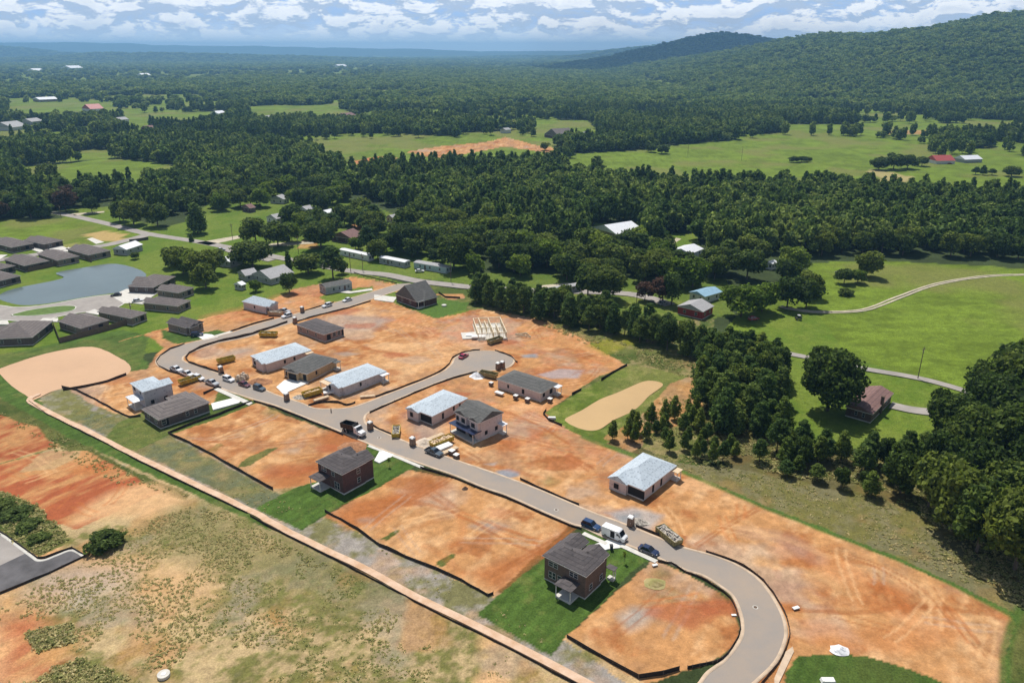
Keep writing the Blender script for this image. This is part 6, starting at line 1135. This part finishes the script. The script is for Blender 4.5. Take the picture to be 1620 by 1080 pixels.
# ---------------------------------------------------------------- light, sky, air
EL,AZ=R(62),math.atan2(.96,-.27)     # direction towards the sun (behind the scene, a little left)
sd=Vector((math.cos(AZ)*math.cos(EL),math.sin(AZ)*math.cos(EL),math.sin(EL)))
sl=bpy.data.lights.new('sun','SUN'); sl.energy=4.9; sl.angle=R(.53); sl.color=(1,.95,.87); so=bpy.data.objects.new('sun',sl); COL.objects.link(so); so.rotation_euler=sd.to_track_quat('Z','Y').to_euler()
wd=bpy.data.worlds.new('World'); scene.world=wd; wd.use_nodes=True; nt=wd.node_tree; N=nt.nodes; L=nt.links; bg=N['Background']; bg.inputs[1].default_value=.06
sky=N.new('ShaderNodeTexSky'); sky.sky_type='NISHITA'; sky.sun_disc=False; sky.sun_elevation=EL; sky.sun_rotation=math.pi/2-AZ; sky.dust_density=1.2; sky.ozone_density=1.5
tc=N.new('ShaderNodeTexCoord'); sp_=N.new('ShaderNodeSeparateXYZ'); L.new(tc.outputs['Generated'],sp_.inputs[0])
def mth(op,a,b=None,c=None):
    q=N.new('ShaderNodeMath'); q.operation=op
    for i,v in enumerate((a,b,c)):
        if v is None: continue
        if isinstance(v,(int,float)): q.inputs[i].default_value=v
        else: L.new(v,q.inputs[i])
    return q.outputs[0]
# cloud field: rows of cumulus, flatter and smaller towards the horizon
el=mth('MAXIMUM',sp_.outputs[2],.0); ez=mth('LOGARITHM',mth('ADD',el,.035),2.718); ezs=mth('MULTIPLY',el,2.7)
def cn(dz,sc,det=9,ro=.6):
    cb=N.new('ShaderNodeCombineXYZ'); L.new(sp_.outputs[0],cb.inputs[0]); L.new(sp_.outputs[1],cb.inputs[1]); L.new(mth('ADD',ezs,dz),cb.inputs[2])
    n=N.new('ShaderNodeTexNoise'); n.inputs['Scale'].default_value=sc; n.inputs['Detail'].default_value=det; n.inputs['Roughness'].default_value=ro; n.inputs['Distortion'].default_value=.35; L.new(cb.outputs[0],n.inputs['Vector']); return n.outputs['Fac']
c0=cn(0,23,10,.62); c1=cn(.024,23,10,.62); 
def mr_(s,a,b,c=0,d=1):
    q=N.new('ShaderNodeMapRange'); q.interpolation_type='SMOOTHSTEP'; q.inputs[1].default_value=a;q.inputs[2].default_value=b;q.inputs[3].default_value=c;q.inputs[4].default_value=d; L.new(s,q.inputs[0]); return q.outputs[0]
mask=mr_(c0,.35,.48); lit=mr_(mth('SUBTRACT',c0,c1),-.055,.055); core=mr_(c0,.50,.72)
def mixc(f,a,b):
    q=N.new('ShaderNodeMix'); q.data_type='RGBA'
    for i,v in ((0,f),(6,a),(7,b)):
        if isinstance(v,tuple): q.inputs[i].default_value=(*v,1)
        elif isinstance(v,(int,float)): q.inputs[i].default_value=v
        else: L.new(v,q.inputs[i])
    return q.outputs[2]
K=1/.06
cl=mixc(lit,(.55*K,.65*K,.82*K),(1.22*K,1.22*K,1.22*K)); cl=mixc(mth('MULTIPLY',core,.35),cl,(.50*K,.60*K,.76*K))
fade=mr_(sp_.outputs[2],.002,.03); mask2=mth('MULTIPLY',mth('MULTIPLY',mask,mth('MULTIPLY_ADD',fade,.9,.0)),mr_(sp_.outputs[2],.10,.35,1,.12))
skyc=mixc(mr_(sp_.outputs[2],.09,.2,1,0),sky.outputs[0],mixc(mr_(sp_.outputs[2],.004,.04),(1.05*K,1.13*K,1.25*K),(.45*K,.64*K,.98*K)))
L.new(mixc(mask2,skyc,cl),bg.inputs[0])
# air
hb=MB().box(-14700,14700,-500,22900,-2,300).build('haze',[]); hm=bpy.data.materials.new('haze_air'); hm.use_nodes=True; hn=hm.node_tree.nodes; hn.remove(hn['Principled BSDF']); pv=hn.new('ShaderNodeVolumePrincipled'); pv.inputs['Density'].default_value=HAZE; pv.inputs['Color'].default_value=(.31,.63,1.0,1); pv.inputs['Anisotropy'].default_value=.35; hm.node_tree.links.new(pv.outputs[0],hn['Material Output'].inputs['Volume']); hb.data.materials.clear(); hb.data.materials.append(hm); hb['kind']='stuff'; hb['label']='faint blue summer haze filling the valley air'
# cloud shading the dark hill
def cloud(px,D,alt,rx,ry,rz,label):
    x=(px-810)/F0*D*CT; off=alt/math.tan(EL); x+=math.cos(AZ)*off; y=D+math.sin(AZ)*off; mb=MB(); vs=[];fs=[]; g=np.random.RandomState(int(px))
    for k in range(34):
        cx,cy,cz=g.uniform(-.6,.6)*rx,g.uniform(-.6,.6)*ry,g.uniform(0,.5)*rz; r=g.uniform(.35,.55)
        n=10; ring=[]
        pv_=[(0,0,1)]+[(math.sin(t)*math.cos(p_),math.sin(t)*math.sin(p_),math.cos(t)) for t in (math.pi*i/6 for i in range(1,6)) for p_ in (2*math.pi*j/n for j in range(n))]+[(0,0,-1)]
        f_=[(0,1+j,1+(j+1)%n) for j in range(n)]+[(1+i*n+j,1+(i+1)*n+j,1+(i+1)*n+(j+1)%n,1+i*n+(j+1)%n) for i in range(4) for j in range(n)]+[(51,1+4*n+(j+1)%n,1+4*n+j) for j in range(n)]
        mb.add([(cx+q[0]*r*rx,cy+q[1]*r*ry,cz+q[2]*r*rz) for q in pv_],f_)
    o=mb.build('cloud',mat('cloud_white',(.85,.85,.87),1,.05,.01),smooth=True); o.location=(x,y,alt); o['kind']='stuff'; o['label']=label
cloud(1110,4900,1300,1000,950,200,'fair weather cloud above the dark far hill')
scene.cycles.use_denoising=True
try: scene.cycles.denoiser='OPENIMAGEDENOISE'
except Exception: pass
scene.cycles.max_bounces=5; scene.cycles.diffuse_bounces=3; scene.cycles.glossy_bounces=2; scene.cycles.transmission_bounces=2; scene.cycles.volume_bounces=0; scene.cycles.transparent_max_bounces=4
scene.view_settings.view_transform='Standard'; scene.view_settings.look='None'; scene.view_settings.exposure=0; scene.view_settings.gamma=1
